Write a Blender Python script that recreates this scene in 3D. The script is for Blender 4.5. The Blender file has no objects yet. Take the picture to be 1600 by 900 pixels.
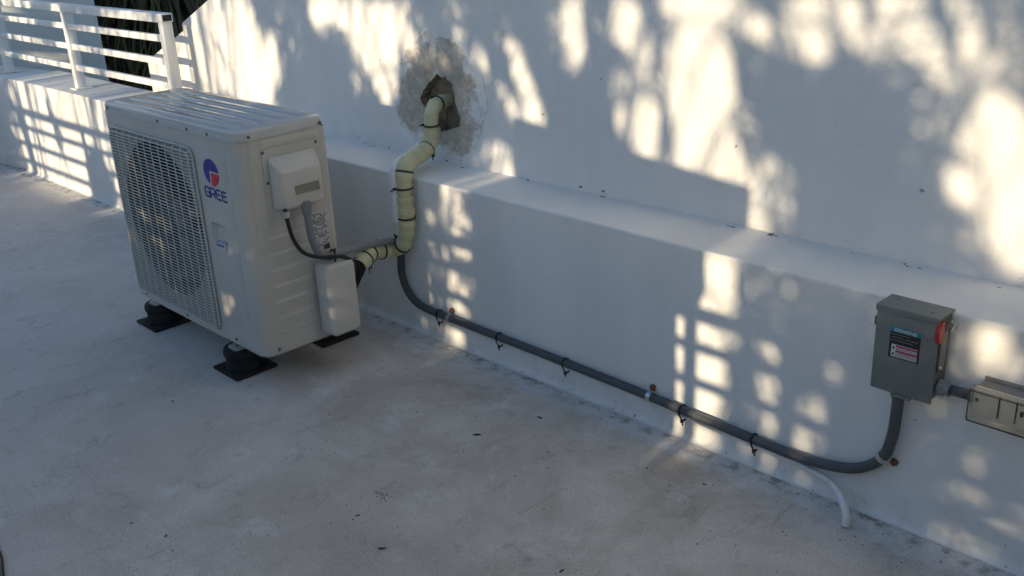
import bpy, bmesh, math, random
from mathutils import Vector, Matrix
random.seed(7)
SC = bpy.context.scene
COL = SC.collection

# ------------------------------------------------------------------ camera
cam = bpy.data.cameras.new("camera"); camo = bpy.data.objects.new("camera", cam); COL.objects.link(camo)
YAW, PITCH, ROLL = math.radians(46.495), math.radians(21.396), math.radians(-2.816)
fw = Vector((-math.sin(YAW)*math.cos(PITCH), math.cos(YAW)*math.cos(PITCH), -math.sin(PITCH)))
rt = Vector((math.cos(YAW), math.sin(YAW), 0)); up = rt.cross(fw)
r2 = rt*math.cos(ROLL)+up*math.sin(ROLL); u2 = -rt*math.sin(ROLL)+up*math.cos(ROLL)
M4 = Matrix((r2, u2, -fw)).transposed().to_4x4(); M4.translation = Vector((0.415, -2.0219, 1.4325))
camo.matrix_world = M4
cam.sensor_width = 36; cam.lens = 1557.77/1600*36; cam.clip_start = 0.02; cam.clip_end = 1500
SC.camera = camo

# ------------------------------------------------------------------ sky, sun, exposure
SUN = Vector((-0.08, 1.0, -0.197)).normalized()          # the way the light travels
w = bpy.data.worlds.new("World"); SC.world = w; w.use_nodes = True
nt = w.node_tree; bg = nt.nodes["Background"]
sky = nt.nodes.new("ShaderNodeTexSky"); sky.sky_type = 'NISHITA'; sky.sun_disc = False
sky.sun_elevation = math.asin(-SUN.z); sky.sun_rotation = math.atan2(-SUN.x, -SUN.y)
sky.altitude = 10; sky.air_density = 1.0; sky.dust_density = 0.5; sky.ozone_density = 2.5
nt.links.new(sky.outputs[0], bg.inputs[0]); bg.inputs[1].default_value = 0.15
sl = bpy.data.lights.new("sun", 'SUN'); slo = bpy.data.objects.new("sun", sl); COL.objects.link(slo)
sl.energy = 3.5; sl.angle = math.radians(0.53); sl.color = (1.0, 0.82, 0.56)
slo.rotation_euler = SUN.to_track_quat('-Z', 'Y').to_euler()
slo.location = (1, -12, 6)
SC.view_settings.view_transform = 'Standard'; SC.view_settings.look = 'None'
SC.view_settings.exposure = 0.74; SC.view_settings.gamma = 1.0; SC.view_settings.use_curve_mapping = False

# ------------------------------------------------------------------ materials
def principled(name, col, rough=0.6, metal=0.0, spec=0.5):
    m = bpy.data.materials.new(name); m.use_nodes = True
    b = m.node_tree.nodes["Principled BSDF"]
    b.inputs["Base Color"].default_value = (*col, 1); b.inputs["Roughness"].default_value = rough
    b.inputs["Metallic"].default_value = metal; b.inputs["Specular IOR Level"].default_value = spec
    return m
class NT:
    def __init__(s, m): s.m = m; s.t = m.node_tree; s.b = s.t.nodes["Principled BSDF"]; s.co = s.t.nodes.new("ShaderNodeTexCoord")
    def n(s, typ, **k):
        o = s.t.nodes.new(typ)
        for a, v in k.items(): setattr(o, a, v)
        return o
    def l(s, a, b): s.t.links.new(a, b)
    def noise(s, scale, detail=4, rough=0.55, stretch=None, dist=0.0):
        o = s.n("ShaderNodeTexNoise"); o.inputs["Scale"].default_value = scale
        o.inputs["Detail"].default_value = detail; o.inputs["Roughness"].default_value = rough; o.inputs["Distortion"].default_value = dist
        src = s.co.outputs["Object"]
        if stretch:
            mp = s.n("ShaderNodeMapping"); mp.inputs["Scale"].default_value = stretch; s.l(src, mp.inputs[0]); src = mp.outputs[0]
        s.l(src, o.inputs["Vector"]); return o.outputs["Fac"]
    def ramp(s, fac, stops):
        r = s.n("ShaderNodeValToRGB"); e = r.color_ramp.elements
        while len(e) < len(stops): e.new(0.5)
        for i, (p, c) in enumerate(stops):
            e[i].position = p; e[i].color = (c, c, c, 1) if not isinstance(c, tuple) else (*c, 1)
        s.l(fac, r.inputs[0]); return r.outputs[0]
    def mix(s, fac, a, b, mode='MIX'):
        x = s.n("ShaderNodeMix", data_type='RGBA', blend_type=mode)
        for i, v in ((0, fac), (6, a), (7, b)):
            if isinstance(v, (int, float)): x.inputs[i].default_value = v
            elif isinstance(v, tuple): x.inputs[i].default_value = (*v, 1)
            else: s.l(v, x.inputs[i])
        return x.outputs[2]
    def math(s, op, a, b=0.0):
        x = s.n("ShaderNodeMath", operation=op)
        for i, v in enumerate((a, b)):
            if isinstance(v, (int, float)): x.inputs[i].default_value = v
            else: s.l(v, x.inputs[i])
        return x.outputs[0]
    def maprange(s, v, a, b, c=0.0, d=1.0):
        x = s.n("ShaderNodeMapRange"); s.l(v, x.inputs[0])
        for i, q in enumerate((a, b, c, d)): x.inputs[i+1].default_value = q
        return x.outputs[0]
    def color(s, c): s.l(c, s.b.inputs["Base Color"])
    def bump(s, h, strength, dist=0.01):
        x = s.n("ShaderNodeBump"); x.inputs["Strength"].default_value = strength; x.inputs["Distance"].default_value = dist
        s.l(h, x.inputs["Height"]); s.l(x.outputs[0], s.b.inputs["Normal"])
    def xyz(s):
        x = s.n("ShaderNodeSeparateXYZ"); s.l(s.co.outputs["Object"], x.inputs[0]); return x.outputs

def mat_stucco():
    m = principled("white_stucco", (0.8, 0.785, 0.755), 0.85, 0, 0.25); t = NT(m)
    big = t.ramp(t.noise(1.3, 5, 0.6), [(0.3, (0.73, 0.715, 0.685)), (0.7, (0.82, 0.808, 0.78))])
    streak = t.ramp(t.noise(3.0, 4, 0.6, (1.0, 1.0, 0.16)), [(0.30, 0.90), (0.6, 1.0)])
    c = t.mix(1.0, big, streak, 'MULTIPLY')
    # small chips and dirt flecks gathered along the joint over the low wall and at the foot
    x, y, z = t.xyz()
    near = t.math('LESS_THAN', t.math('ABSOLUTE', t.math('SUBTRACT', z, 0.572)), 0.02)
    near = t.math('MULTIPLY', near, t.math('GREATER_THAN', y, 0.185))
    chips = t.ramp(t.noise(38, 3, 0.6, (0.55, 1, 1)), [(0.66, 0.0), (0.69, 1.0)])
    foot = t.maprange(z, 0.0, 0.13, 1.0, 0.0)
    fl = t.ramp(t.noise(70, 2, 0.5), [(0.70, 0.0), (0.73, 1.0)])
    fl2 = t.ramp(t.noise(9, 5, 0.65), [(0.50, 0.0), (0.75, 1.0)])
    sp = t.ramp(t.noise(26, 1, 0.4), [(0.80, 0.0), (0.815, 1.0)])
    c = t.mix(t.math('MULTIPLY', near, chips), c, (0.12, 0.11, 0.11))
    c = t.mix(t.math('MULTIPLY', foot, fl), c, (0.20, 0.17, 0.14))
    c = t.mix(t.math('MULTIPLY', t.math('MULTIPLY', foot, fl2), 0.55), c, (0.42, 0.38, 0.33))
    c = t.mix(t.math('MULTIPLY', sp, 0.8), c, (0.3, 0.27, 0.24))
    t.color(c)
    h = t.math('ADD', t.math('MULTIPLY', t.noise(120, 3, 0.6), 0.6), t.math('MULTIPLY', t.noise(9, 3, 0.5), 1.0))
    t.bump(h, 0.35, 0.008)
    return m
def mat_floor():
    m = principled("painted_concrete", (0.5, 0.49, 0.48), 0.8, 0, 0.3); t = NT(m)
    x, y, z = t.xyz()
    a = t.ramp(t.noise(1.1, 6, 0.62), [(0.28, (0.57, 0.56, 0.555)), (0.72, (0.72, 0.71, 0.70))])
    # worn dirty film, thicker towards the wall; browner at right to imitate warm light
    wall = t.maprange(y, -1.6, -0.15, 0.45, 1.0)
    rgt = t.maprange(x, -3.3, -1.7, 0.30, 1.0)
    film = t.ramp(t.noise(2.6, 8, 0.68, None, 0.6), [(0.36, 0.0), (0.64, 1.0)])
    film = t.math('MULTIPLY', t.math('MULTIPLY', film, wall), t.math('MULTIPLY', rgt, 0.92))
    warm_light = t.mix(t.math('MULTIPLY', rgt, 0.75), a, (0.68, 0.595, 0.515))  # warm bounce light at the right is painted into the floor colour
    c = t.mix(t.math('MULTIPLY', film, 0.85), warm_light, (0.36, 0.305, 0.25))
    scuff = t.ramp(t.noise(14, 7, 0.72, (1, 0.6, 1), 0.8), [(0.56, 0.0), (0.70, 1.0)])
    c = t.mix(t.math('MULTIPLY', scuff, 0.5), c, (0.28, 0.255, 0.225))
    crack = t.ramp(t.noise(7, 6, 0.7, (0.5, 1.6, 1), 1.5), [(0.484, 0.0), (0.5, 1.0), (0.516, 0.0)])
    cm = t.ramp(t.noise(1.9, 3, 0.5), [(0.52, 0.0), (0.62, 1.0)])
    c = t.mix(t.math('MULTIPLY', t.math('MULTIPLY', crack, cm), 0.35), c, (0.2, 0.19, 0.18))
    pale = t.ramp(t.noise(5.5, 6, 0.7), [(0.56, 0.0), (0.70, 1.0)])
    c = t.mix(t.math('MULTIPLY', pale, 0.55), c, (0.76, 0.745, 0.725))
    grit = t.ramp(t.noise(95, 2, 0.5), [(0.67, 0.0), (0.71, 1.0)])
    gm = t.ramp(t.noise(3.3, 4, 0.6), [(0.45, 0.0), (0.65, 1.0)])
    c = t.mix(t.math('MULTIPLY', t.math('MULTIPLY', grit, gm), 0.75), c, (0.09, 0.08, 0.075))
    # white coating of the wall lapped unevenly onto the floor
    lap = t.math('ADD', y, t.math('MULTIPLY', t.math('SUBTRACT', t.noise(11, 6, 0.7), 0.5), 0.20))
    lap = t.maprange(lap, -0.115, -0.06, 0.0, 0.8)
    c = t.mix(lap, c, (0.74, 0.72, 0.69))
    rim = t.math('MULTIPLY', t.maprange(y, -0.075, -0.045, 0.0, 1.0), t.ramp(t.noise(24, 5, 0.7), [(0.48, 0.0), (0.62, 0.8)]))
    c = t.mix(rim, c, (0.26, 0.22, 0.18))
    fine = t.ramp(t.noise(190, 3, 0.65), [(0.3, 0.76), (0.7, 1.10)])
    c = t.mix(1.0, c, fine, 'MULTIPLY')
    t.color(c)
    h = t.math('ADD', t.math('MULTIPLY', t.noise(210, 3, 0.6), 0.4), t.math('MULTIPLY', t.noise(22, 6, 0.65), 1.0))
    t.bump(h, 0.55, 0.007)
    t.l(t.ramp(t.noise(4, 4, 0.6), [(0.3, 0.65), (0.7, 0.92)]), t.b.inputs["Roughness"])
    return m
def mat_coat(name, col, rough, dirt=0.12, bump=0.04):
    m = principled(name, col, rough, 0, 0.5); t = NT(m)
    c = t.ramp(t.noise(4, 6, 0.65), [(0.3, tuple(v*(1-dirt) for v in col)), (0.7, col)])
    d = t.ramp(t.noise(60, 3, 0.6), [(0.56, 0.0), (0.72, 1.0)])
    c = t.mix(t.math('MULTIPLY', d, dirt), c, tuple(v*0.55 for v in col)); t.color(c)
    t.l(t.ramp(t.noise(7, 4, 0.6), [(0.3, rough*0.8), (0.7, min(1, rough*1.25))]), t.b.inputs["Roughness"])
    t.bump(t.noise(500, 2, 0.5), bump, 0.002)
    return m
def mat_cement():
    m = principled("bare_cement", (0.3, 0.29, 0.26), 0.95, 0, 0.2); t = NT(m)
    c = t.ramp(t.noise(9, 9, 0.74, None, 0.4), [(0.30, (0.38, 0.335, 0.27)), (0.5, (0.52, 0.47, 0.40)), (0.70, (0.66, 0.62, 0.56))])
    c2 = t.ramp(t.noise(45, 4, 0.6), [(0.35, 0.78), (0.65, 1.06)])
    c = t.mix(1.0, c, c2, 'MULTIPLY')
    # white paint smeared over the ragged rim of the patch
    x, y, z = t.xyz()
    ex = t.math('DIVIDE', t.math('SUBTRACT', x, -2.285), 0.235); ez = t.math('DIVIDE', t.math('SUBTRACT', z, 0.785), 0.215)
    d = t.math('SQRT', t.math('ADD', t.math('MULTIPLY', ex, ex), t.math('MULTIPLY', ez, ez)))
    d = t.math('ADD', d, t.math('MULTIPLY', t.math('SUBTRACT', t.noise(6, 9, 0.75), 0.5), 2.8))
    c = t.mix(t.ramp(t.math('MULTIPLY', d, 0.7), [(0.56, 0.0), (0.72, 1.0)]), c, (0.76, 0.755, 0.735))
    t.color(c)
    t.bump(t.math('ADD', t.noise(30, 6, 0.7), t.math('MULTIPLY', t.noise(140, 3, 0.6), 0.5)), 0.22, 0.006)
    return m
def mat_rough_mortar():
    m = principled("broken_mortar", (0.16, 0.13, 0.1), 1.0, 0, 0.1); t = NT(m)
    t.color(t.ramp(t.noise(24, 7, 0.7), [(0.3, (0.20, 0.165, 0.12)), (0.7, (0.32, 0.265, 0.20))]))
    t.bump(t.noise(40, 6, 0.7), 1.0, 0.015); return m
def mat_wrap():
    m = principled("cream_wrap_tape", (0.56, 0.55, 0.38), 0.5, 0, 0.4); t = NT(m)
    t.color(t.ramp(t.noise(10, 5, 0.65), [(0.3, (0.50, 0.47, 0.27)), (0.72, (0.68, 0.65, 0.42))]))
    t.bump(t.noise(45, 4, 0.6, (1, 1, 2.5)), 0.35, 0.006); return m
def mat_leaf(name, c1, c2):
    m = principled(name, c1, 0.5, 0, 0.4); t = NT(m)
    t.color(t.ramp(t.noise(3, 4, 0.6), [(0.3, c1), (0.7, c2)])); return m
def mat_clear(name, col, rough=0.08):
    m = principled(name, col, rough); b = m.node_tree.nodes["Principled BSDF"]
    b.inputs["Transmission Weight"].default_value = 1.0; b.inputs["IOR"].default_value = 1.15; return m

M = dict(
    stucco=mat_stucco(), floor=mat_floor(), cement=mat_cement(), mortar=mat_rough_mortar(), wrap=mat_wrap(),
    shell=mat_coat("ivory_powder_coat", (0.57, 0.54, 0.48), 0.38),
    lid=mat_coat("ivory_lid_paint", (0.54, 0.535, 0.515), 0.14, 0.10, 0.02),
    grille=mat_coat("ivory_wire_coat", (0.62, 0.60, 0.53), 0.4),
    plastic=mat_coat("ivory_plastic", (0.60, 0.57, 0.51), 0.3, 0.06, 0.02),
    fan=mat_coat("grey_fan", (0.10, 0.105, 0.10), 0.45, 0.3),
    shroud=principled("dark_grey_shroud", (0.07, 0.075, 0.07), 0.6),
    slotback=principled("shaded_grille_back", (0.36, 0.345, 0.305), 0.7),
    slot=principled("shaded_slot", (0.25, 0.225, 0.17), 0.6),
    dark=principled("hollow_shade", (0.015, 0.016, 0.016), 0.8),
    fins=principled("dull_coil_fins", (0.035, 0.04, 0.042), 0.6, 0.4),
    rubber=mat_coat("black_rubber", (0.012, 0.012, 0.013), 0.75, 0.3, 0.2),
    tie=principled("black_nylon", (0.012, 0.012, 0.012), 0.45),
    cable=principled("black_cable", (0.010, 0.010, 0.011), 0.38),
    foam=principled("black_foam", (0.008, 0.008, 0.008), 0.95),
    conduit=mat_coat("grey_liquidtight_conduit", (0.085, 0.09, 0.095), 0.5, 0.2),
    conduit2=mat_coat("light_grey_conduit", (0.24, 0.25, 0.26), 0.5, 0.15),
    steel=principled("zinc_steel", (0.62, 0.62, 0.6), 0.32, 1.0),
    screw=principled("dull_screw", (0.16, 0.15, 0.14), 0.45, 0.8),
    rust=principled("rusty_screw", (0.20, 0.075, 0.045), 0.7, 0.3),
    box=mat_coat("grey_enamel", (0.165, 0.182, 0.174), 0.55, 0.12),
    white=mat_coat("white_rail_paint", (0.80, 0.795, 0.78), 0.4, 0.06),
    pvc=principled("white_pvc", (0.74, 0.74, 0.74), 0.35),
    red=principled("red_plastic", (0.36, 0.014, 0.012), 0.4),
    blue=principled("logo_blue", (0.020, 0.030, 0.26), 0.4),
    logored=principled("logo_red", (0.50, 0.02, 0.04), 0.4),
    black=principled("label_black", (0.012, 0.012, 0.013), 0.5),
    teal=principled("label_teal", (0.0, 0.20, 0.26), 0.45),
    lwhite=principled("label_white", (0.55, 0.55, 0.56), 0.5),
    lred=principled("label_crimson", (0.35, 0.02, 0.07), 0.5),
    ink=principled("label_ink", (0.05, 0.05, 0.055), 0.6),
    smoke=mat_clear("smoked_clear_cover", (0.94, 0.92, 0.88)),
    gfci=mat_coat("beige_outlet", (0.80, 0.72, 0.60), 0.45),
    boxgrey=mat_coat("taupe_cast_box", (0.20, 0.195, 0.185), 0.55),
    debris=principled("dry_leaf", (0.03, 0.024, 0.018), 0.8),
    facade=mat_stucco(), cream=mat_coat("cream_render", (0.62, 0.54, 0.42), 0.9, 0.1, 0.2),
    bark=mat_leaf("palm_bark", (0.05, 0.038, 0.028), (0.12, 0.095, 0.07)),
    frond=mat_leaf("palm_green", (0.03, 0.06, 0.018), (0.06, 0.10, 0.03)),
    dry=mat_leaf("dry_frond", (0.07, 0.075, 0.03), (0.22, 0.17, 0.085)),
    hedge=mat_leaf("dark_hedge", (0.016, 0.03, 0.01), (0.035, 0.055, 0.018)),
    earth=principled("garden_soil", (0.10, 0.085, 0.06), 1.0),
)

# ------------------------------------------------------------------ mesh helpers
class MB:
    def __init__(s): s.v = []; s.f = []; s.sm = []
    def add(s, vs, fs, smooth=False):
        k = len(s.v); s.v += [tuple(q) for q in vs]; s.f += [tuple(i+k for i in f) for f in fs]; s.sm += [smooth]*len(fs); return s
    def box(s, x0, x1, y0, y1, z0, z1):
        vs = [(x, y, z) for x in (x0, x1) for y in (y0, y1) for z in (z0, z1)]
        return s.add(vs, [(0, 1, 3, 2), (4, 6, 7, 5), (0, 4, 5, 1), (2, 3, 7, 6), (0, 2, 6, 4), (1, 5, 7, 3)])
    def prism(s, poly, a, b, ax='z', cap=True, smooth=False):
        n = len(poly)
        def P(p, h):
            return {'z': (p[0], p[1], h), 'y': (p[0], h, p[1]), 'x': (h, p[0], p[1])}[ax]
        vs = [P(p, a) for p in poly]+[P(p, b) for p in poly]
        s.add(vs, [(i, (i+1) % n, n+(i+1) % n, n+i) for i in range(n)], smooth)
        if cap: s.add(vs, [tuple(range(n))[::-1], tuple(range(n, 2*n))])
        return s
    def tube(s, pts, r, n=12, cap=True, smooth=True):
        pts = [Vector(p) for p in pts]; rr = r if isinstance(r, (list, tuple)) else [r]*len(pts)
        up = Vector((0.123, 0.2, 1)).normalized(); vs = []; prev = None
        for i, p in enumerate(pts):
            t = (pts[min(i+1, len(pts)-1)]-pts[max(i-1, 0)]).normalized()
            if prev is None:
                a = t.cross(up)
                if a.length < 1e-3: a = t.cross(Vector((1, 0, 0)))
                a.normalize()
            else:
                a = (prev-t*prev.dot(t)).normalized()
            prev = a; b = t.cross(a)
            vs += [p+(a*math.cos(2*math.pi*k/n)+b*math.sin(2*math.pi*k/n))*rr[i] for k in range(n)]
        fs = [(i*n+k, i*n+(k+1) % n, (i+1)*n+(k+1) % n, (i+1)*n+k) for i in range(len(pts)-1) for k in range(n)]
        s.add(vs, fs, smooth)
        if cap: s.add(vs, [tuple(range(n))[::-1], tuple(range(len(vs)-n, len(vs)))])
        return s
    def lathe(s, prof, c, axis='z', n=28, smooth=True):
        vs = []
        for r, h in prof:
            for k in range(n):
                a = 2*math.pi*k/n; u, v = r*math.cos(a), r*math.sin(a)
                vs.append({'z': (c[0]+u, c[1]+v, c[2]+h), 'y': (c[0]+u, c[1]+h, c[2]+v), 'x': (c[0]+h, c[1]+u, c[2]+v)}[axis])
        fs = [(i*n+k, i*n+(k+1) % n, (i+1)*n+(k+1) % n, (i+1)*n+k) for i in range(len(prof)-1) for k in range(n)]
        return s.add(vs, fs, smooth)
    def build(s, name, mat, parent=None, bevel=0, seg=2, origin=None, sharp=None):
        me = bpy.data.meshes.new(name)
        o0 = Vector(origin) if origin is not None else Vector((0, 0, 0))
        me.from_pydata([tuple(Vector(v)-o0) for v in s.v], [], s.f); me.validate()
        me.polygons.foreach_set("use_smooth", s.sm[:len(me.polygons)] if len(s.sm) == len(me.polygons) else [False]*len(me.polygons))
        bm = bmesh.new(); bm.from_mesh(me)
        bmesh.ops.remove_doubles(bm, verts=bm.verts, dist=1e-5)
        if bevel:
            bmesh.ops.recalc_face_normals(bm, faces=bm.faces)
            ed = [e for e in bm.edges if len(e.link_faces) == 2 and e.calc_face_angle(0) > math.radians(30)]
            bmesh.ops.bevel(bm, geom=ed, offset=bevel, segments=seg, profile=0.5, affect='EDGES', clamp_overlap=True)
            for f in bm.faces: f.smooth = True
        bmesh.ops.recalc_face_normals(bm, faces=bm.faces)
        bm.to_mesh(me); bm.free()
        if bevel or sharp: me.set_sharp_from_angle(angle=math.radians(sharp or 38))
        me.materials.append(M[mat] if isinstance(mat, str) else mat)
        ob = bpy.data.objects.new(name, me); COL.objects.link(ob)
        if parent is not None:
            ob.parent = parent
            ob.location = o0-world_loc(parent)
        else: ob.location = o0
        return ob
def world_loc(o):
    l = Vector(o.location)
    while o.parent is not None: o = o.parent; l += Vector(o.location)
    return l
def tag(o, label, cat, group=None):
    o["label"] = label; o["category"] = cat
    if group: o["group"] = group
    return o
def empty(name, loc, label, cat, group=None):
    o = bpy.data.objects.new(name, None); COL.objects.link(o); o.location = loc; o.empty_display_size = 0.1
    return tag(o, label, cat, group)
def smooth_path(pts, n=8):
    P = [Vector(p) for p in pts]; out = []
    for i in range(len(P)-1):
        p0, p1, p2, p3 = P[max(i-1, 0)], P[i], P[i+1], P[min(i+2, len(P)-1)]
        for k in range(n):
            t = k/n
            out.append(0.5*((2*p1)+(p2-p0)*t+(2*p0-5*p1+4*p2-p3)*t*t+(3*p1-p0-3*p2+p3)*t**3))
    out.append(P[-1]); return out
def rrect(x0, x1, y0, y1, r, n=5):
    out = []
    for cx, cy, a0 in ((x1-r, y1-r, 0), (x0+r, y1-r, 90), (x0+r, y0+r, 180), (x1-r, y0+r, 270)):
        for k in range(n+1):
            a = math.radians(a0+90*k/n); out.append((cx+r*math.cos(a), cy+r*math.sin(a)))
    return out
def ragged(pts, amp, sub=6, seed=1):
    rg = random.Random(seed); out = []
    n = len(pts)
    for i in range(n):
        a, b = Vector(pts[i]), Vector(pts[(i+1) % n])
        for k in range(sub):
            p = a.lerp(b, k/sub); out.append((p.x+rg.uniform(-amp, amp), p.y+rg.uniform(-amp, amp)))
    return out
def face_with_hole(outer, hole, y):
    """flat sheet at depth y with a hole: returns verts and triangles"""
    bm = bmesh.new(); ed = []
    for loop in (outer, hole):
        vs = [bm.verts.new((p[0], y, p[1])) for p in loop]
        ed += [bm.edges.new((vs[i], vs[(i+1) % len(vs)])) for i in range(len(vs))]
    bmesh.ops.triangle_fill(bm, edges=ed, use_beauty=True)
    bm.verts.index_update()
    v = [tuple(q.co) for q in bm.verts]; f = [tuple(q.index for q in fc.verts) for fc in bm.faces]
    bm.free(); return v, f

# ================================================================== setting
HL, DL = 0.566, 0.222
g = MB().add([(-600, -600, -0.2), (600, -600, -0.2), (600, 600, -0.2), (-600, 600, -0.2)], [(0, 1, 2, 3)]).build("ground", "earth")
g["kind"] = "structure"
fl = MB().box(-9.0, 4.5, -3.22, 0.02, -0.25, 0.0).build("terrace_floor", "floor"); fl["kind"] = "structure"

# low wall (ledge) with a coved foot
def cove(r, n=6):
    return [(-r+r*math.sin(math.radians(90*k/n)), r-r*math.cos(math.radians(90*k/n))) for k in range(n+1)]
R_C = 0.02
prof = [(DL+0.02, 0.001)]+[(-R_C, 0.001)]+cove(R_C)[1:]+[(0, HL-0.05), (0, HL-0.008)]+[(0.007-0.007*math.cos(math.radians(a)), HL-0.007+0.007*math.sin(math.radians(a))) for a in (0, 22, 45, 67, 90)]+[(0.009, HL), (0.04, HL)]+[(DL+0.08, HL), (DL+0.08, 0.001)]
lw = MB()
segs = [(-6.0, -4.55), (-4.55, -2.9), (-2.9, -1.2), (-1.2, 0.8), (0.8, 4.5)]
n = len(prof); xs = [-6.0+i*0.35 for i in range(31)]
vs = []
rg = random.Random(3)
for x in xs:
    wob = 0.0025*math.sin(x*3.1)+0.0018*math.sin(x*7.7+1)
    for (py, pz) in prof:
        vs.append((x, py+(wob if pz > 0.02 and py < 0.1 else 0), pz+(0.003*math.sin(x*2.3+py*9) if pz > 0.3 else 0)))
fs = [(i*n+k, i*n+(k+1) % n, (i+1)*n+(k+1) % n, (i+1)*n+k) for i in range(len(xs)-1) for k in range(n)]
lw.add(vs, fs, True); lw.add(vs, [tuple(range(n)), tuple(range(len(vs)-n, len(vs)))])
tag(lw.build("low_wall", "stucco", sharp=40), "long low white stucco wall running behind the outdoor unit", "wall")
# splayed continuation of the low wall at the far left
dw = MB(); a = Vector((-6.0, -0.004)); b = Vector((-8.6, -0.42)); nrm = Vector((0.155, -0.988))
dw.prism([(a.x, a.y), (b.x, b.y), (b.x, b.y+0.32), (a.x, a.y+0.32)], 0.002, HL-0.004)
tag(dw.build("low_wall", "stucco", bevel=0.01), "shaded white low wall turning away at the far left", "wall")

# high wall with a sloping left end, bare cement patch and broken hole
HOLE = [(-2.376, 0.775), (-2.354, 0.811), (-2.315, 0.842), (-2.274, 0.872), (-2.227, 0.865), (-2.193, 0.84), (-2.185, 0.784), (-2.164, 0.731), (-2.166, 0.708), (-2.215, 0.686), (-2.272, 0.67), (-2.289, 0.705), (-2.345, 0.742)]
PATCH = [(-2.311, 0.996), (-2.205, 0.977), (-2.106, 0.931), (-2.055, 0.861), (-2.046, 0.788), (-2.075, 0.708), (-2.113, 0.636), (-2.177, 0.598), (-2.283, 0.576), (-2.389, 0.579), (-2.457, 0.625), (-2.487, 0.681), (-2.512, 0.773), (-2.492, 0.867), (-2.416, 0.941)]
hole = ragged(HOLE, 0.004, 4, 2); patch = ragged([(p[0]+0.10*(p[0]+2.28), p[1]+0.10*(p[1]-0.785)*(p[1] > 0.7)) for p in PATCH], 0.006, 7, 5)
SEAM = -4.10; SL = (1.068-0.733)/(-3.818+4.641)
def ztop(x): return 0.733+SL*(x+4.641)
outer = [(SEAM, HL-0.1), (4.5, HL-0.1), (4.5, 4.2), (3.0, 4.2), (3.0, ztop(3.0)), (SEAM, ztop(SEAM))]
outer = [(SEAM, HL-0.1), (4.5, HL-0.1), (4.5, ztop(4.5)), (SEAM, ztop(SEAM))]
wl = MB(); v, f = face_with_hole(outer, hole, DL); wl.add(v, f)
no = len(outer)
wl.add([(p[0], DL, p[1]) for p in outer]+[(p[0], DL+0.25, p[1]) for p in outer], [(i, (i+1) % no, no+(i+1) % no, no+i) for i in range(no)]+[tuple(range(no, 2*no))])
wall = wl.build("high_wall", "stucco"); tag(wall, "tall white stucco wall with sloping left end and dappled shade", "wall")
wing = MB().prism([(-4.65, HL-0.05), (SEAM+0.001, HL-0.05), (SEAM+0.001, ztop(SEAM)-0.004), (-4.65, 0.733)], DL+0.05, DL+0.24, 'y').build("wall_end", "stucco", wall, bevel=0.004)
hm = MB(); nh = len(hole); rg = random.Random(4)
inner = [(p[0]*0.94-2.27*0.06, p[1]*0.94+0.775*0.06) for p in hole]
hm.add([(p[0], DL+0.0005, p[1]) for p in hole]+[(p[0], DL+0.028+rg.uniform(-.005, .005), p[1]) for p in inner], [(i, (i+1) % nh, nh+(i+1) % nh, nh+i) for i in range(nh)])
hb = [(p[0], DL+0.030+rg.uniform(-.005, .005), p[1]) for p in inner]
hm.add(hb+[(-2.27, DL+0.04, 0.775)], [(i, (i+1) % nh, nh) for i in range(nh)])
hm.build("broken_hole", "mortar", wall)
pm = MB(); v, f = face_with_hole(patch, hole, DL-0.0025)
pm.add(v, f)
for loop in (patch, hole):
    k = len(loop); pm.add([(p[0], DL-0.0025, p[1]) for p in loop]+[(p[0], DL+0.001, p[1]) for p in loop], [(i, (i+1) % k, k+(i+1) % k, k+i) for i in range(k)])
pt = pm.build("cement_patch", "cement", wall); pt["label"] = "bare grey cement patch around the broken hole"

# railing on the low wall
def railing(x0, x1, y, z0, posts, label, group, endcap=True):
    root = empty("railing", ((x0+x1)/2, y, z0), label, "railing", group)
    t = MB()
    for s in (1,):
        t.box(x0, x1, y-0.028, y+0.028, 0.975, 1.015)
    tr = t.build("top_rail", "white", root, bevel=0.004)
    if endcap: MB().box(x1-0.001, x1+0.0015, y-0.022, y+0.022, 0.981, 1.009).build("end_shade", "dark", tr)  # dark plate stands in for the shade inside the hollow rail
    for z in (0.90, 0.793, 0.682):
        MB().box(x0, x1-0.03, y-0.012, y+0.012, z-0.0155, z+0.0155).build("rail", "white", root, bevel=0.003)
    for x in posts:
        MB().box(x-0.022, x+0.022, y-0.025, y+0.025, z0-0.01, 0.9745).build("post", "white", root, bevel=0.004)
        MB().box(x-0.045, x+0.045, y-0.045, y+0.045, z0+0.003, z0+0.009).build("base_plate", "white", root)
    return root
railing(-8.0, -4.0, 0.105, HL, (-4.03, -5.16, -6.24, -7.4), "white metal railing with four rails behind the outdoor unit", None)

# far building, its side wall in shade
fb = MB().prism([(-7.0, 1.02), (-7.35, -0.05), (-14, -0.05), (-14, 1.02)], -0.2, 5.5)
tag(fb.build("building", "facade"), "plain white building wall in shade beyond the railing", "building")

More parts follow.
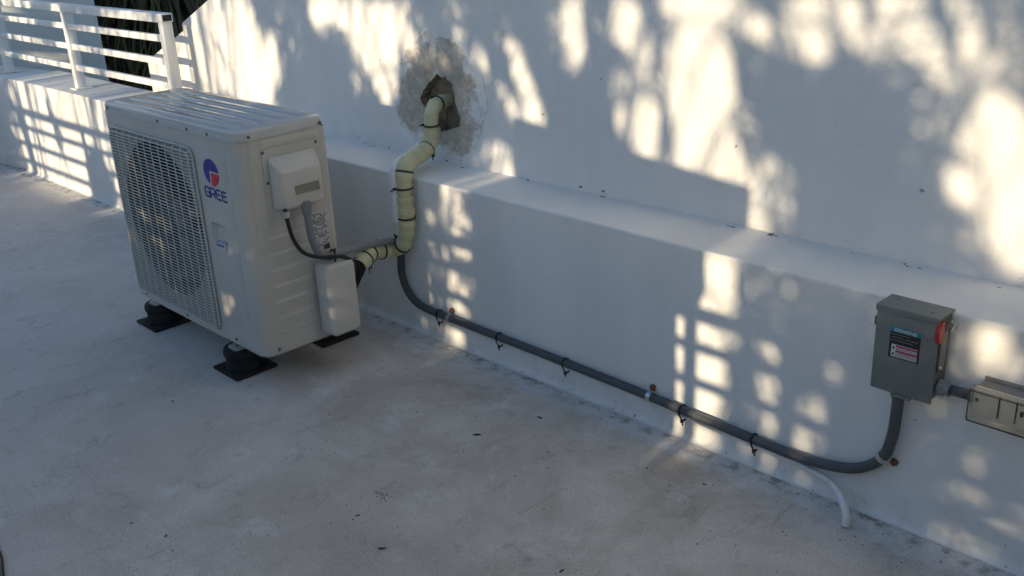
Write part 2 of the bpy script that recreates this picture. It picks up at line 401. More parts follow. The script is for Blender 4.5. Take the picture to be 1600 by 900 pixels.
# the other side of the terrace, behind the camera: same low wall and railing, a pier
YO = -3.0
ow = MB().box(-4.6, 4.5, YO-0.22, YO, 0.002, HL).box(-9.0, -4.602, YO-0.22, YO, 0.002, HL)
tag(ow.build("low_wall", "stucco", bevel=0.012), "white low wall on the opposite side of the terrace", "wall")
railing(-9.0, 4.5, YO-0.11, HL, (-8.2, -7.05, -5.9, -4.75, -3.6, -2.45, -0.78, 0.4, 1.55, 2.7, 3.85), "white metal railing on the opposite side of the terrace", None)
pr = empty("masonry_pier", (-1.23, YO-0.1, HL), "white masonry pier with thick overhanging cap on the opposite low wall", "pier")
MB().box(-1.64, -0.83, YO-0.20, YO-0.02, HL+0.004, 1.03).build("shaft", "stucco", pr)
MB().prism([(-1.64, 1.031), (-0.745, 1.031), (-0.745, 1.318), (-1.64, 1.405)], YO-0.215, YO-0.005, 'y').build("cap", "stucco", pr, bevel=0.006)

# unseen house added at the right end to block sky and warm the bounce
hs = MB().box(1.7, 8.0, -3.3, 3.0, -0.2, 6.5)
tag(hs.build("house", "cream"), "unseen cream house wall added at the right end to block sky light", "building")

# ================================================================== outdoor unit
AX, AY, AZ, AD, AH, AW = -2.1876, -0.6267, 0.115, 0.3117, 0.7208, 0.90
unit = empty("outdoor_unit", (AX-AW/2, AY+AD/2, AZ-0.02), "ivory split air conditioner outdoor unit on black rubber feet", "air conditioner")
def U(m):                              # unit corner coordinates -> world
    m.v = [(AX+q[0], AY+q[1], AZ+q[2]) for q in m.v]; return m
ZL = 0.690
FC, FR = (-0.555, 0.357), 0.268
# casing skin: perimeter profile x height, with grooves, louvre embossing and rounded corners
def sstep(a, b, x):
    t = max(0, min(1, (x-a)/(b-a))); return t*t*(3-2*t)
RC = 0.042
per = []                                # (x, y, nx, ny, tag)
def arc(cx, cy, r, a0, a1, n):
    for k in range(n+1):
        a = math.radians(a0+(a1-a0)*k/n); per.append((cx+r*math.cos(a), cy+r*math.sin(a), math.cos(a), math.sin(a)))
for k in range(25): per.append((-0.262+k*(0.262-RC-0.002)/24, 0, 0, -1))
arc(-RC, RC, RC, -90, 0, 8)
for k in range(1, 60): per.append((0, RC+k*(AD-0.015-RC)/59, 1, 0))
arc(-0.012, AD-0.012, 0.012, 0, 90, 3)
per.append((-0.3, AD, 0, 1)); per.append((-AW+0.012, AD, 0, 1))
arc(-AW+0.012, AD-0.012, 0.012, 90, 180, 3)
per.append((-AW, 0.1, -1, 0)); arc(-AW+0.02, 0.02, 0.02, 180, 270, 5)
zs = [0.0, 0.004]+[0.008+i*(ZL-0.008)/150 for i in range(151)]
def disp(x, y, nx, ny, z):
    d = 0.0
    if ny < -0.9:                       # front: vertical channel and recessed grip
        g = math.exp(-((x+0.078)/0.0075)**2)*sstep(0.045, 0.07, z)*sstep(0.635, 0.61, z); d -= 0.006*g
        g2 = sstep(-0.226, -0.222, x)*sstep(-0.140, -0.146, x)*sstep(0.31, 0.318, z)*sstep(0.411, 0.407, z)
        d -= 0.016*g2*sstep(0.31, 0.40, z)
    if nx > 0.9:
        if 0.055 < y < 0.21 and 0.07 < z < 0.40:
            e = sstep(0.055, 0.068, y)*sstep(0.21, 0.197, y)
            ph = ((z-0.075)/0.052) % 1.0
            d += 0.0045*e*(ph if ph < 0.86 else (1-ph)/0.14*0.86)
        if abs(y-0.033) < 0.0032: d -= 0.004
        if 0.075 < y < 0.285 and z > 0.655: d += 0.003*sstep(0.655, 0.66, z)*sstep(0.685, 0.675, z)*sstep(0.075, 0.085, y)*sstep(0.285, 0.275, y)
    if z < 0.004: d -= 0.004
    return d
cs = MB(); n = len(per); vs = []
for z in zs:
    for (x, y, nx, ny) in per:
        d = disp(x, y, nx, ny, z); vs.append((x+nx*d, y+ny*d, z))
cs.add(vs, [(i*n+k, i*n+k+1, (i+1)*n+k+1, (i+1)*n+k) for i in range(len(zs)-1) for k in range(n-1)], True)
# front sheet with the fan opening
circ = [(FC[0]+FR*math.cos(2*math.pi*k/64), FC[1]+FR*math.sin(2*math.pi*k/64)) for k in range(64)]
v, f = face_with_hole([(-AW+0.02, 0), (-0.262, 0), (-0.262, ZL), (-AW+0.02, ZL)], circ, 0.0); cs.add(v, f)
sh = MB(); rr_ = [(1.0, -0.0006), (0.965, 0.006), (0.955, 0.02), (0.955, 0.10)]
sh.add([(FC[0]+(p[0]-FC[0])*k_, y_, FC[1]+(p[1]-FC[1])*k_) for (k_, y_) in rr_ for p in circ],
       [(r*64+i, r*64+(i+1) % 64, (r+1)*64+(i+1) % 64, (r+1)*64+i) for r in range(3) for i in range(64)], True)
U(sh).build("fan_shroud", "shroud", unit)
cs.add([(per[i][0], per[i][1], 0.0) for i in range(n)], [tuple(range(n))])
body = U(cs).build("casing", "shell", unit, sharp=30)
# dark inside, fan
ins = MB().box(-AW+0.03, -0.25, 0.101, AD-0.03, 0.02, ZL-0.02)
U(ins).build("coil", "fins", unit)
fan = MB().lathe([(0.0, 0.045), (0.03, 0.046), (0.056, 0.052), (0.06, 0.06), (0.06, 0.095)], (FC[0], 0, FC[1]), 'y', 28)
hub = U(fan).build("fan", "fan", unit)
for k in range(3):
    bl = MB(); vs = []
    for i in range(9):
        r = 0.055+i*(0.245-0.055)/8
        for j in range(7):
            wdt = math.radians(52+14*i/8); a = 2*math.pi*k/3+0.5+wdt*(j/6-0.5)+0.35*i/8
            vs.append((FC[0]+r*math.cos(a), 0.072+0.030*(j/6-0.5)*1.6+0.008*math.sin(i/8*3), FC[1]+r*math.sin(a)))
    bl.add(vs, [(i*7+j, i*7+j+1, (i+1)*7+j+1, (i+1)*7+j) for i in range(8) for j in range(6)], True)
    U(bl).build("blade", "fan", hub)
# wire grille
gx0, gx1, gz0, gz1 = -0.856, -0.268, 0.028, 0.640
gf = MB()
loop = [(p[0], -0.006, p[1]) for p in rrect(gx0, gx1, gz0, gz1, 0.03, 5)]
gf.tube(loop+[loop[0]], 0.0035, 6)
loop = [(p[0], -0.016, p[1]) for p in rrect(gx0+0.012, gx1-0.012, gz0+0.012, gz1-0.012, 0.025, 5)]
gf.tube(loop+[loop[0]], 0.0025, 6)
grille = U(gf).build("grille", "grille", unit)
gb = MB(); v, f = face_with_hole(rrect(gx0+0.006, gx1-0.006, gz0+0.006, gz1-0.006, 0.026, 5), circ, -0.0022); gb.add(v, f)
U(gb).build("slot_shade_sheet", "slotback", grille)  # grey sheet painted as the shade behind the grille slots
wm = MB()
xa, xb = gx0+0.001, gx1-0.001
wm.tube([(xa, -0.004, 0), (xa+0.010, -0.0155, 0), (xa+0.02, -0.0175, 0), (xb-0.02, -0.0175, 0), (xb-0.010, -0.0155, 0), (xb, -0.004, 0)], 0.0018, 5)
wm.v = [(q[0]+AX, q[1]+AY, q[2]+AZ) for q in wm.v]
NW = 55; first = None
for i in range(NW):
    z = gz0+0.012+(gz1-gz0-0.024)*i/(NW-1)
    if first is None: first = wm.build("wire", "grille", grille); o = first; z00 = z; o.location.z += z
    else: o = first.copy(); COL.objects.link(o); o.location.z += z-z00
for i in range(12):
    x = gx0+0.012+(gx1-gx0-0.024)*i/11
    b = MB().tube([(x, -0.004, gz0+0.001), (x, -0.014, gz0+0.012), (x, -0.0148, gz0+0.03), (x, -0.0148, gz1-0.03), (x, -0.014, gz1-0.012), (x, -0.004, gz1-0.001)], 0.0021, 5)
    U(b).build("bar", "grille", grille)
# lid with a rolled rim and pressed ribs
ld = MB(); L0 = 0.004; nx_, ny_ = 120, 60; vs = []; H = AH-ZL
poly = rrect(-AW-L0, L0, -L0, AD+L0, 0.045, 8)
rings = [(0.0, 0.0), (0.0, H-0.008), (0.0012, H-0.004), (0.0035, H-0.0012), (0.007, H)]
cxy = (-AW/2, AD/2); k = len(poly)
for ins_, h in rings:
    for (x, y) in poly:
        vs.append((cxy[0]+(x-cxy[0])*(1-ins_/(AW/2+L0)), cxy[1]+(y-cxy[1])*(1-ins_/(AD/2+L0)), ZL+h))
ld.add(vs, [(r*k+i, r*k+(i+1) % k, (r+1)*k+(i+1) % k, (r+1)*k+i) for r in range(len(rings)-1) for i in range(k)], True)
sc = (1-0.007/(AW/2+L0), 1-0.007/(AD/2+L0)); x0, x1 = cxy[0]-(AW/2+L0)*sc[0], cxy[0]+(AW/2+L0)*sc[0]; y0, y1 = cxy[1]-(AD/2+L0)*sc[1], cxy[1]+(AD/2+L0)*sc[1]
ld.add([vs[-k+i] for i in range(k)], [tuple(range(k))])
ld.add([(q[0], q[1], ZL) for q in vs[:k]], [tuple(range(k))])
lid = U(ld).build("lid", "lid", unit, sharp=50)
def rib(yc, x0, x1, wd, hgt):
    m = MB(); secs = 8; pr_ = [(-wd, 0), (-wd*0.84, hgt*0.75), (-wd*0.66, hgt), (wd*0.66, hgt), (wd*0.84, hgt*0.75), (wd, 0)]
    st = [(x0, 0.02), (x0+0.008, 0.6), (x0+0.02, 1), (x1-0.02, 1), (x1-0.008, 0.6), (x1, 0.02)]
    vv = [(x, yc+py*(0.5+0.5*sx), AH-0.0005+pz*sx) for (x, sx) in st for (py, pz) in pr_]
    m.add(vv, [(i*6+j, i*6+j+1, (i+1)*6+j+1, (i+1)*6+j) for i in range(5) for j in range(5)], True); return U(m)
for i, (yc, xr) in enumerate(((0.040, -0.05), (0.098, -0.05), (0.156, -0.05), (0.214, -0.05), (0.272, -0.05))):
    rib(yc, -0.85, xr, 0.0235, 0.0075).build("rib", "lid", lid)
def screw(x, y, z, axis, parent, r=0.0052):
    s = MB()
    if axis == 'y': s.lathe([(0.0, -0.0032), (r*0.7, -0.003), (r, -0.001), (r, 0.001)], (x, y, z), 'y', 12)
    else: s.lathe([(0.0, 0.0032), (r*0.7, 0.003), (r, 0.001), (r, -0.001)], (x, y, z), 'x', 12)
    U(s).build("screw", "screw", parent)
for (x, z) in ((-0.846, 0.701), (-0.473, 0.699), (-0.278, 0.697), (-0.154, 0.697)): screw(x, -L0, z+0.003, 'y', unit)
for (x, z) in ((-0.823, 0.018), (-0.51, 0.016), (-0.18, 0.019), (-0.275, 0.60)): screw(x, -0.0005, z, 'y', unit)
for (y, z) in ((0.044, 0.702), (0.293, 0.70)): screw(L0, y, z, 'x', unit)
for (y, z) in ((0.047, 0.02), (0.083, 0.647), (0.270, 0.645), (0.086, 0.554)): screw(0.003, y, z, 'x', unit)
# electrical cover on the side
U(MB().prism(rrect(0.078, 0.280, 0.428, 0.655, 0.008, 3), 0.0002, 0.0032, 'x')).build("access_panel", "shell", unit)
cv = MB()
ya, yb = 0.092, 0.262
secs = [(0.003, ya, yb, 0.470, 0.632), (0.030, ya+0.008, yb-0.008, 0.471, 0.610), (0.052, ya+0.014, yb-0.014, 0.472, 0.588)]
vv = []
for (x, a, b, z0, z1) in secs: vv += [(x, a, z0), (x, b, z0), (x, b, z1), (x, a, z1)]
cv.add(vv, [(i*4+j, i*4+(j+1) % 4, (i+1)*4+(j+1) % 4, (i+1)*4+j) for i in range(2) for j in range(4)]+[(0, 1, 2, 3), (8, 9, 10, 11)])
cover = U(cv).build("wiring_cover", "plastic", unit, bevel=0.008, seg=3)
gr = MB().prism(rrect(0.148, 0.232, 0.512, 0.540, 0.003, 2), 0.0526, 0.0532, 'x'); U(gr).build("grip_shade", "slot", cover)  # flat dark plate painted as the shade of a recessed grip
U(MB().box(0.0525, 0.0556, 0.146, 0.234, 0.540, 0.5425).box(0.0525, 0.0556, 0.146, 0.234, 0.5085, 0.511).box(0.0525, 0.0556, 0.232, 0.2345, 0.511, 0.540)).build("slot_rim", "plastic", cover)
# valve cover
vc = MB().prism(rrect(0.205, 0.318, 0.022, 0.268, 0.022, 4), 0.001, 0.078, 'x')
valve = U(vc).build("valve_cover", "plastic", unit, bevel=0.016, seg=4)
for z in (0.196, 0.186): U(MB().box(0.0781, 0.0786, 0.262, 0.302, z, z+0.003)).build("embossed_text", "shell", valve)
# rating label
lb = MB().box(0.0048, 0.0053, 0.218, 0.280, 0.292, 0.428); label = U(lb).build("rating_label", "lwhite", unit)
label["label"] = "white rating sticker with small black print"
rg = random.Random(11); tx = MB()
for r in range(17):
    z = 0.418-r*0.0068; y = 0.222
    while y < 0.274:
        wd = rg.uniform(0.003, 0.011)
        if rg.random() < 0.72: tx.box(0.0053, 0.0056, y, min(y+wd, 0.276), z-0.0018, z+0.0018)
        y += wd+0.002
tx.box(0.0053, 0.0056, 0.254, 0.276, 0.298, 0.314)
U(tx).build("print", "ink", label)
# logo and lettering on the front
yl = -0.0012
def ell(a0, a1, rx, rz, c, n=24): return [(c[0]+rx*math.cos(math.radians(a0+(a1-a0)*k/n)), c[1]+rz*math.sin(math.radians(a0+(a1-a0)*k/n))) for k in range(n+1)]
LC = (-0.172, 0.580)
U(MB().prism(ell(2, 250, 0.045, 0.041, LC)+[(LC[0]-0.012, LC[1]-0.002), (LC[0]-0.010, LC[1]+0.003)], yl, -0.0002, 'y')).build("logo_disc", "blue", unit)
red = [(LC[0]-0.004, LC[1]-0.003), (LC[0]+0.046, LC[1]-0.003)]+ell(-8, -62, 0.046, 0.044, LC, 10)+[(LC[0]+0.018, LC[1]-0.044), (LC[0]-0.004, LC[1]-0.044)]
U(MB().prism(red, yl, -0.0002, 'y')).build("logo_flag", "logored", unit)
U(MB().prism([(LC[0]-0.0098, LC[1]+0.0026), (LC[0]+0.045, LC[1]+0.0026), (LC[0]+0.045, LC[1]-0.0026), (LC[0]-0.0044, LC[1]-0.0026), (LC[0]-0.0044, LC[1]-0.044), (LC[0]-0.0098, LC[1]-0.044)], yl, -0.0002, 'y')).build("logo_line", "lwhite", unit)
def stroke(m, pts, wd, y0, y1, closed=False):
    P = [Vector(p) for p in pts]; L = []; Rr = []
    for i, p in enumerate(P):
        a = (p-P[i-1]).normalized() if i > 0 else None; b = (P[i+1]-p).normalized() if i < len(P)-1 else None
        if a is None: a = b
        if b is None: b = a
        na, nb = Vector((-a.y, a.x)), Vector((-b.y, b.x)); nn = (na+nb).normalized(); s_ = wd/2/max(0.5, nn.dot(na))
        L.append(p+nn*s_); Rr.append(p-nn*s_)
    for i in range(len(P)-1):
        m.prism([tuple(L[i]), tuple(L[i+1]), tuple(Rr[i+1]), tuple(Rr[i])], y0, y1, 'y')
GL = {'G': [[(1, .78), (.93, .95), (.8, 1), (.2, 1), (.05, .93), (0, .78), (0, .22), (.05, .07), (.2, 0), (1, 0), (1, .5), (.5, .5)]],
      'R': [[(0, 0), (0, 1), (.8, 1), (.95, .93), (1, .78), (1, .62), (.95, .48), (.8, .42), (.25, .42)], [(.55, .42), (1, 0)]],
      'E': [[(1, 1), (.2, 1), (.05, .93), (0, .78), (0, .22), (.05, .07), (.2, 0), (1, 0)], [(.1, .52), (.92, .52)]]}
lx = -0.228
for ch in "GREE":
    m = MB()
    for st in GL[ch]: stroke(m, [(lx+p[0]*0.0265, 0.4965+p[1]*0.030) for p in st], 0.0062, yl, -0.0002)
    U(m).build("letter", "blue", unit); lx += 0.0345
st = MB().prism(rrect(-0.207, -0.152, 0.327, 0.357, 0.013, 5), -0.0026, 0.004, 'y')
sk = U(st).build("sticker", "lwhite", unit); sk["label"] = "small oval silver sticker with blue lettering"
m = MB(); stroke(m, ell(200, 20, 0.024, 0.012, (-0.1795, 0.345), 12), 0.0022, -0.0032, -0.0026)
for i in range(7): m.box(-0.2015+i*0.0062, -0.1972+i*0.0062, -0.0032, -0.0026, 0.338, 0.3445)
U(m).build("sticker_print", "blue", sk)
# mounting brackets under the unit
FEET = [(-2.420, -0.585), (-3.020, -0.575), (-2.420, -0.245), (-3.020, -0.245)]
for (x, y) in FEET:
    fy = -1 if y < -0.4 else 1
    b = MB().prism(rrect(x-0.032, x+0.032, min(y-fy*-0.0, y+fy*0.035), max(y-fy*0.10, y), 0.014, 4) if False else rrect(x-0.032, x+0.032, y-(0.040 if fy < 0 else 0.10), y+(0.10 if fy < 0 else 0.040), 0.016, 4), 0.0815, 0.0855)
    br = b.build("bracket", "steel" if False else "shell", unit)
    MB().box(x-0.026, x+0.026, (AY+0.085 if fy < 0 else AY+AD-0.13), (AY+0.13 if fy < 0 else AY+AD-0.085), 0.0856, 0.1145).build("bracket_web", "shell", unit)
    MB().lathe([(0.0, 0.007), (0.006, 0.0065), (0.009, 0.004), (0.009, 0.0)], (x, y-0.012*(-fy) if fy < 0 else y+0.012, 0.0856), 'z', 6, False).build("bolt", "screw", unit)
# rubber feet
FL = ["black rubber foot under the front right corner of the unit", "black rubber foot under the front left corner of the unit",
      "black rubber foot under the back right corner of the unit", "black rubber foot under the back left corner of the unit"]
for (x, y), lab in zip(FEET, FL):
    root = empty("rubber_foot", (x, y, 0), lab, "rubber foot", "rubber feet under the outdoor unit")
    MB().prism(rrect(x-0.080, x+0.080, y-0.078, y+0.078, 0.006, 3), 0.0005, 0.009).build("base_plate", "rubber", root, bevel=0.002)
    MB().lathe([(0.061, 0.009), (0.0595, 0.03), (0.0585, 0.051), (0.062, 0.054), (0.0645, 0.059), (0.0645, 0.072), (0.061, 0.079), (0.055, 0.081), (0.0, 0.081)], (x, y, 0), 'z', 36).build("puck", "rubber", root, sharp=40)
    for k in range(8):
        a = 2*math.pi*k/8+0.2; c, s_ = math.cos(a), math.sin(a)
        vv = [(x+c*0.057-s_*q, y+s_*0.057+c*q, z) for q in (-0.003, 0.003) for z in (0.009, 0.018)]+[(x+c*0.074-s_*q, y+s_*0.074+c*q, 0.0091) for q in (-0.003, 0.003)]
        MB().add(vv, [(0, 1, 3, 2), (0, 4, 1), (2, 3, 5), (1, 4, 5, 3), (0, 2, 5, 4)]).build("gusset", "rubber", root)

# ================================================================== pipes and cables
def ring_tie(parent_or_none, path, idx, r, name="zip_tie", mat="tie", wd=0.0055, tail=None, label=None, cat=None, group=None):
    p = Vector(path[idx]); t = (Vector(path[min(idx+1, len(path)-1)])-Vector(path[max(idx-1, 0)])).normalized()
    a = t.cross(Vector((0.05, 0.1, 1))); a = (a if a.length > 0.1 else t.cross(Vector((1, 0, 0)))).normalized(); b = t.cross(a)
    m = MB(); vs = []; N = 24
    for k in range(N):
        q = a*math.cos(2*math.pi*k/N)+b*math.sin(2*math.pi*k/N)
        for (dr, dt) in ((0, -wd/2), (0.0022, -wd/2), (0.0022, wd/2), (0, wd/2)): vs.append(p+q*(r+dr)+t*dt)
    m.add(vs, [(k*4+j, k*4+(j+1) % 4, ((k+1) % N)*4+(j+1) % 4, ((k+1) % N)*4+j) for k in range(N) for j in range(4)])
    if tail:
        tv = Vector(tail).normalized(); q0 = p+(tv-t*tv.dot(t)).normalized()*(r+0.002)
        m.tube([q0-tv*0.001, q0+tv*0.008], 0.0052, 6); m.tube([q0+tv*0.007, q0+tv*0.02+Vector((0.003, 0, -0.004))], 0.0022, 5)
    return m.build(name, mat, parent_or_none)
pipe_pts = [(-2.20, -0.300, 0.285), (-2.175, -0.262, 0.318), (-2.205, -0.185, 0.342), (-2.245, -0.115, 0.322), (-2.235, -0.060, 0.318), (-2.190, -0.046, 0.350), (-2.170, -0.045, 0.42), (-2.168, -0.045, 0.53), (-2.168, -0.042, 0.585), (-2.180, -0.015, 0.618), (-2.230, 0.09, 0.625), (-2.248, 0.140, 0.640), (-2.247, 0.158, 0.69), (-2.247, 0.160, 0.735), (-2.252, 0.180, 0.768), (-2.262, 0.222, 0.778), (-2.265, 0.285, 0.778)]
path = smooth_path(pipe_pts, 10); fine = smooth_path(path[12:], 4)
pipe = empty("insulated_pipe", (-2.18, -0.1, 0.3), "cream wrapped refrigerant pipe bundle with black ties entering the wall hole", "pipe")
rg = random.Random(9)
rr = []
for i, p in enumerate(path):
    rr.append(0.0285+0.0012*math.sin(i*0.9)+0.0014*((i % 7) < 1)+rg.uniform(-0.0006, 0.0006))
wv = MB(); acc = 0.0; rf = []
for i, p in enumerate(fine):
    if i: acc += (p-fine[i-1]).length
    rf.append(0.0255+0.0042*((acc/0.040) % 1.0)+0.0014*math.sin(acc*37)+0.0008*math.sin(acc*151))
rf = [r_*(1-0.14*sstep(0.72, 0.9, i/len(rf))) for i, r_ in enumerate(rf)]
wv.tube(fine, rf, 22).build("wrap", "wrap", pipe, sharp=32)
white_pts = [Vector(p)+Vector((-0.024, -0.020, 0.0)) for p in path[60:112]]
wp = MB().tube([p for p in white_pts], 0.017, 12).build("white_tube", "pvc", pipe)
MB().tube([(-2.165, -0.325, 0.225), (-2.170, -0.30, 0.262), (-2.172, -0.275, 0.300), (-2.185, -0.235, 0.334)], [0.020, 0.022, 0.025, 0.026], 14).build("black_sleeve", "foam", pipe)
tails = {16: (0.3, -0.2, -1), 20: (0.2, -0.3, -1), 31: (-0.3, -0.5, 1), 47: (-0.5, -0.3, 1), 62: (-1, -0.3, 0.4), 72: (-0.4, -1, -0.2), 83: (-1, -0.5, 0.1), 106: (0.6, -1, -0.6), 124: (-1, -0.6, 0.1), 146: (0, -1, 0.2)}
for i, tl in tails.items(): ring_tie(pipe, path, i, 0.0292 if i < 118 else 0.0258, tail=tl)
# grey conduit: unit -> wall -> disconnect
c1 = [(-2.135, -0.448, 0.60), (-2.135, -0.448, 0.545), (-2.137, -0.442, 0.475), (-2.142, -0.415, 0.415), (-2.155, -0.365, 0.398), (-2.175, -0.265, 0.388), (-2.20, -0.16, 0.372), (-2.222, -0.075, 0.352), (-2.246, -0.030, 0.318), (-2.257, -0.018, 0.274), (-2.262, -0.017, 0.205), (-2.232, -0.017, 0.142), (-2.170, -0.017, 0.108), (-2.06, -0.017, 0.102)]
c2 = [(-1.80, -0.017, 0.1015), (-1.566, -0.017, 0.101), (-1.186, -0.017, 0.096), (-0.966, -0.017, 0.090), (-0.767, -0.017, 0.086), (-0.656, -0.017, 0.087), (-0.554, -0.018, 0.105), (-0.495, -0.020, 0.136), (-0.458, -0.024, 0.180), (-0.441, -0.030, 0.24), (-0.435, -0.035, 0.30), (-0.434, -0.036, 0.372)]
conduit = empty("flexible_conduit", (-1.2, -0.017, 0.08), "dark grey flexible conduit running low along the wall to the switch box", "conduit")
cpath = smooth_path(c1, 8); cp2 = smooth_path(c1[-1:]+c2, 8)
MB().tube(cpath[:62], 0.0115, 14).build("upper_run", "conduit2", conduit)
MB().tube(cpath[61:]+cp2[1:], 0.0132, 16).build("lower_run", "conduit", conduit)
MB().lathe([(0.010, 0.0), (0.0165, 0.0), (0.0165, -0.016), (0.0145, -0.017), (0.0145, -0.034), (0.0125, -0.036)], (-2.135, -0.448, 0.594), 'z', 14).build("connector", "conduit2", conduit, sharp=35)
allp = cpath+cp2[1:]
def near_i(x): return min(range(len(allp)), key=lambda i: abs(allp[i].x-x)+(10 if i < len(cpath)-20 else 0))
for x in (-2.072, -1.774, -1.464, -1.051, -0.811): 
    p = allp[near_i(x)]; pp = [p+Vector((-0.01, 0, 0)), p, p+Vector((0.01, 0, 0))]
    m = MB(); vs = []; N = 20
    for k in range(N):
        a = 2*math.pi*k/N
        for (dr, dt) in ((0, -.0025), (.0022, -.0025), (.0022, .0025), (0, .0025)):
            cy, cz = (0.0148+dr)*math.cos(a), (0.0148+dr)*math.sin(a)
            if cz < 0: cz -= 0.015*abs(math.sin(a))
            vs.append((p.x+dt-0.25*min(0, cz), p.y+cy*0.98, p.z+cz))
    m.add(vs, [(k*4+j, k*4+(j+1) % 4, ((k+1) % N)*4+(j+1) % 4, ((k+1) % N)*4+j) for k in range(N) for j in range(4)])
    m.tube([(p.x+0.007, p.y-0.009, p.z-0.024), (p.x+0.009, p.y-0.011, p.z-0.033)], 0.0048, 6)
    m.tube([(p.x+0.009, p.y-0.011, p.z-0.033), (p.x+0.015, p.y-0.016, p.z-0.037)], 0.002, 5)
    m.build("zip_tie", "tie", conduit)
# conduit straps with rusty screws
CL = ["shiny strap with rusty screw holding the conduit nearest the outdoor unit", "shiny strap with rusty screw holding the conduit midway along the low wall", "shiny strap with rusty screw holding the conduit bend under the switch box"]
for (x, lab) in zip((-2.018, -1.168, -0.462), CL):
    i = near_i(x); p = allp[i]; t = (allp[i+1]-allp[i-1]).normalized(); nn = Vector((-t.z, 0, t.x))
    last = x > -0.5
    if last: nn = -nn
    root = empty("conduit_strap", (p.x, 0, p.z), lab, "strap", "straps along the conduit")
    m = MB(); vs = []; N = 15
    for k in range(N):
        a = math.radians(-10+200*k/(N-1)); q = nn*math.cos(a)+Vector((0, -1, 0))*math.sin(a)
        for (dr, dt) in ((0.0002, -.007), (.0018, -.007), (.0018, .007), (.0002, .007)): vs.append(p+q*(0.0134+dr)+t*dt)
    m.add(vs, [(k*4+j, k*4+(j+1) % 4, (k+1)*4+(j+1) % 4, (k+1)*4+j) for k in range(N-1) for j in range(4)], True)
    e0 = p+nn*0.0140; e0.y = -0.003
    for d in (0,):
        A = [e0+t*s_*0.007+nn*q for s_, q in ((-1, 0), (1, 0), (1, 0.02), (-1, 0.02))]
        m.add([(v_.x, y_, v_.z) for y_ in (-0.0032, -0.0012) for v_ in A], [(0, 1, 2, 3), (4, 5, 6, 7), (0, 1, 5, 4), (1, 2, 6, 5), (2, 3, 7, 6), (3, 0, 4, 7)])
    m.build("band", "steel", root, sharp=40)
    c = e0+nn*0.011
    MB().lathe([(0.0, -0.011), (0.005, -0.0105), (0.0085, -0.008), (0.0095, -0.0035), (0.0095, 0.0)], (c.x, -0.003, c.z), 'y', 8, False).build("screw", "rust", root)
# black cable from the wiring cover to the pipe bundle
bc = smooth_path([(-2.132, -0.525, 0.594), (-2.130, -0.523, 0.56), (-2.124, -0.515, 0.50), (-2.116, -0.492, 0.452), (-2.112, -0.445, 0.424), (-2.115, -0.385, 0.408), (-2.122, -0.335, 0.388), (-2.135, -0.300, 0.352), (-2.160, -0.290, 0.29)], 8)
cab = empty("black_cable", (-2.12, -0.45, 0.40), "black electric cable looping from the wiring cover to the pipe bundle", "cable")
MB().tube(bc, 0.0065, 10).build("sheath", "cable", cab)
MB().lathe([(0.007, -0.002), (0.0125, -0.002), (0.0125, -0.012), (0.0095, -0.013), (0.0095, -0.022), (0.007, -0.024)], (-2.132, -0.525, 0.590), 'z', 10, False).build("gland", "steel", cab)
ring_tie(cab, [(-2.150, -0.39, 0.40), (-2.145, -0.368, 0.398), (-2.14, -0.35, 0.396)], 1, 0.021, tail=(0.5, -0.2, 0.8))
# white drain tube under the conduit
dp = smooth_path([(-2.20, -0.012, 0.098), (-2.03, -0.013, 0.078), (-1.438, -0.013, 0.076), (-1.055, -0.013, 0.066), (-0.80, -0.013, 0.058), (-0.694, -0.014, 0.057), (-0.620, -0.022, 0.062), (-0.562, -0.047, 0.062), (-0.524, -0.076, 0.052), (-0.505, -0.091, 0.028), (-0.503, -0.095, 0.003)], 10)
dr = empty("drain_tube", (-0.51, -0.094, 0.0), "thin white plastic drain tube bending down onto the floor", "drain tube")
MB().tube([p+Vector((0, 0.004, 0.006)) for p in dp[:52]]+dp[56:70], 0.0072, 12).build("wall_run", "stucco", dr)
MB().tube(dp[69:], [0.0074]*6+[0.0085]*6+[0.0095]*(len(dp[69:])-12), 14, cap=False).build("outlet_end", "pvc", dr)

# ================================================================== switch box
DX, DZ, DW, DH, DD = -0.486, 0.373, 0.138, 0.196, 0.0715
sw = empty("switch_box", (DX+DW/2, -DD/2, DZ), "grey metal electrical disconnect box with red switch handle on the low wall", "switch box")
MB().box(DX+0.004, DX+DW-0.003, -DD+0.006, -0.001, DZ+0.004, DZ+DH-0.004).build("back_box", "box", sw, bevel=0.003)
MB().box(DX, DX+DW, -DD, -DD+0.005, DZ-0.002, DZ+DH-0.001).box(DX, DX+0.003, -DD+0.005, -DD+0.022, DZ, DZ+DH-0.002).build("door", "box", sw, bevel=0.0015)
MB().box(DX-0.002, DX+DW+0.002, -DD-0.002, 0.0, DZ+DH, DZ+DH+0.004).box(DX-0.002, DX+DW+0.002, -DD-0.0035, -DD-0.0005, DZ+DH-0.010, DZ+DH+0.004).build("rain_hood", "box", sw, bevel=0.0015)
for dx in (0.024, 0.112): MB().lathe([(0.0, 0.002), (0.0025, 0.0018), (0.003, 0.0)], (DX+dx, -DD*0.35 if dx < 0.1 else -DD*0.7, DZ+DH+0.004), 'z', 8).build("rivet", "screw", sw)
MB().box(DX-0.004, DX+0.001, -DD+0.002, -DD+0.010, DZ+DH-0.048, DZ+DH-0.028).build("hinge", "ink", sw)
MB().box(DX+0.048, DX+0.092, -DD-0.002, -DD+0.012, DZ-0.009, DZ-0.0025).build("bottom_latch", "box", sw, bevel=0.001)
MB().lathe([(0.0135, -0.002), (0.019, -0.002), (0.019, -0.014), (0.016, -0.016), (0.016, -0.03)], (-0.434, -0.036, DZ+0.003), 'z', 14).build("conduit_hub", "conduit", sw, sharp=35)
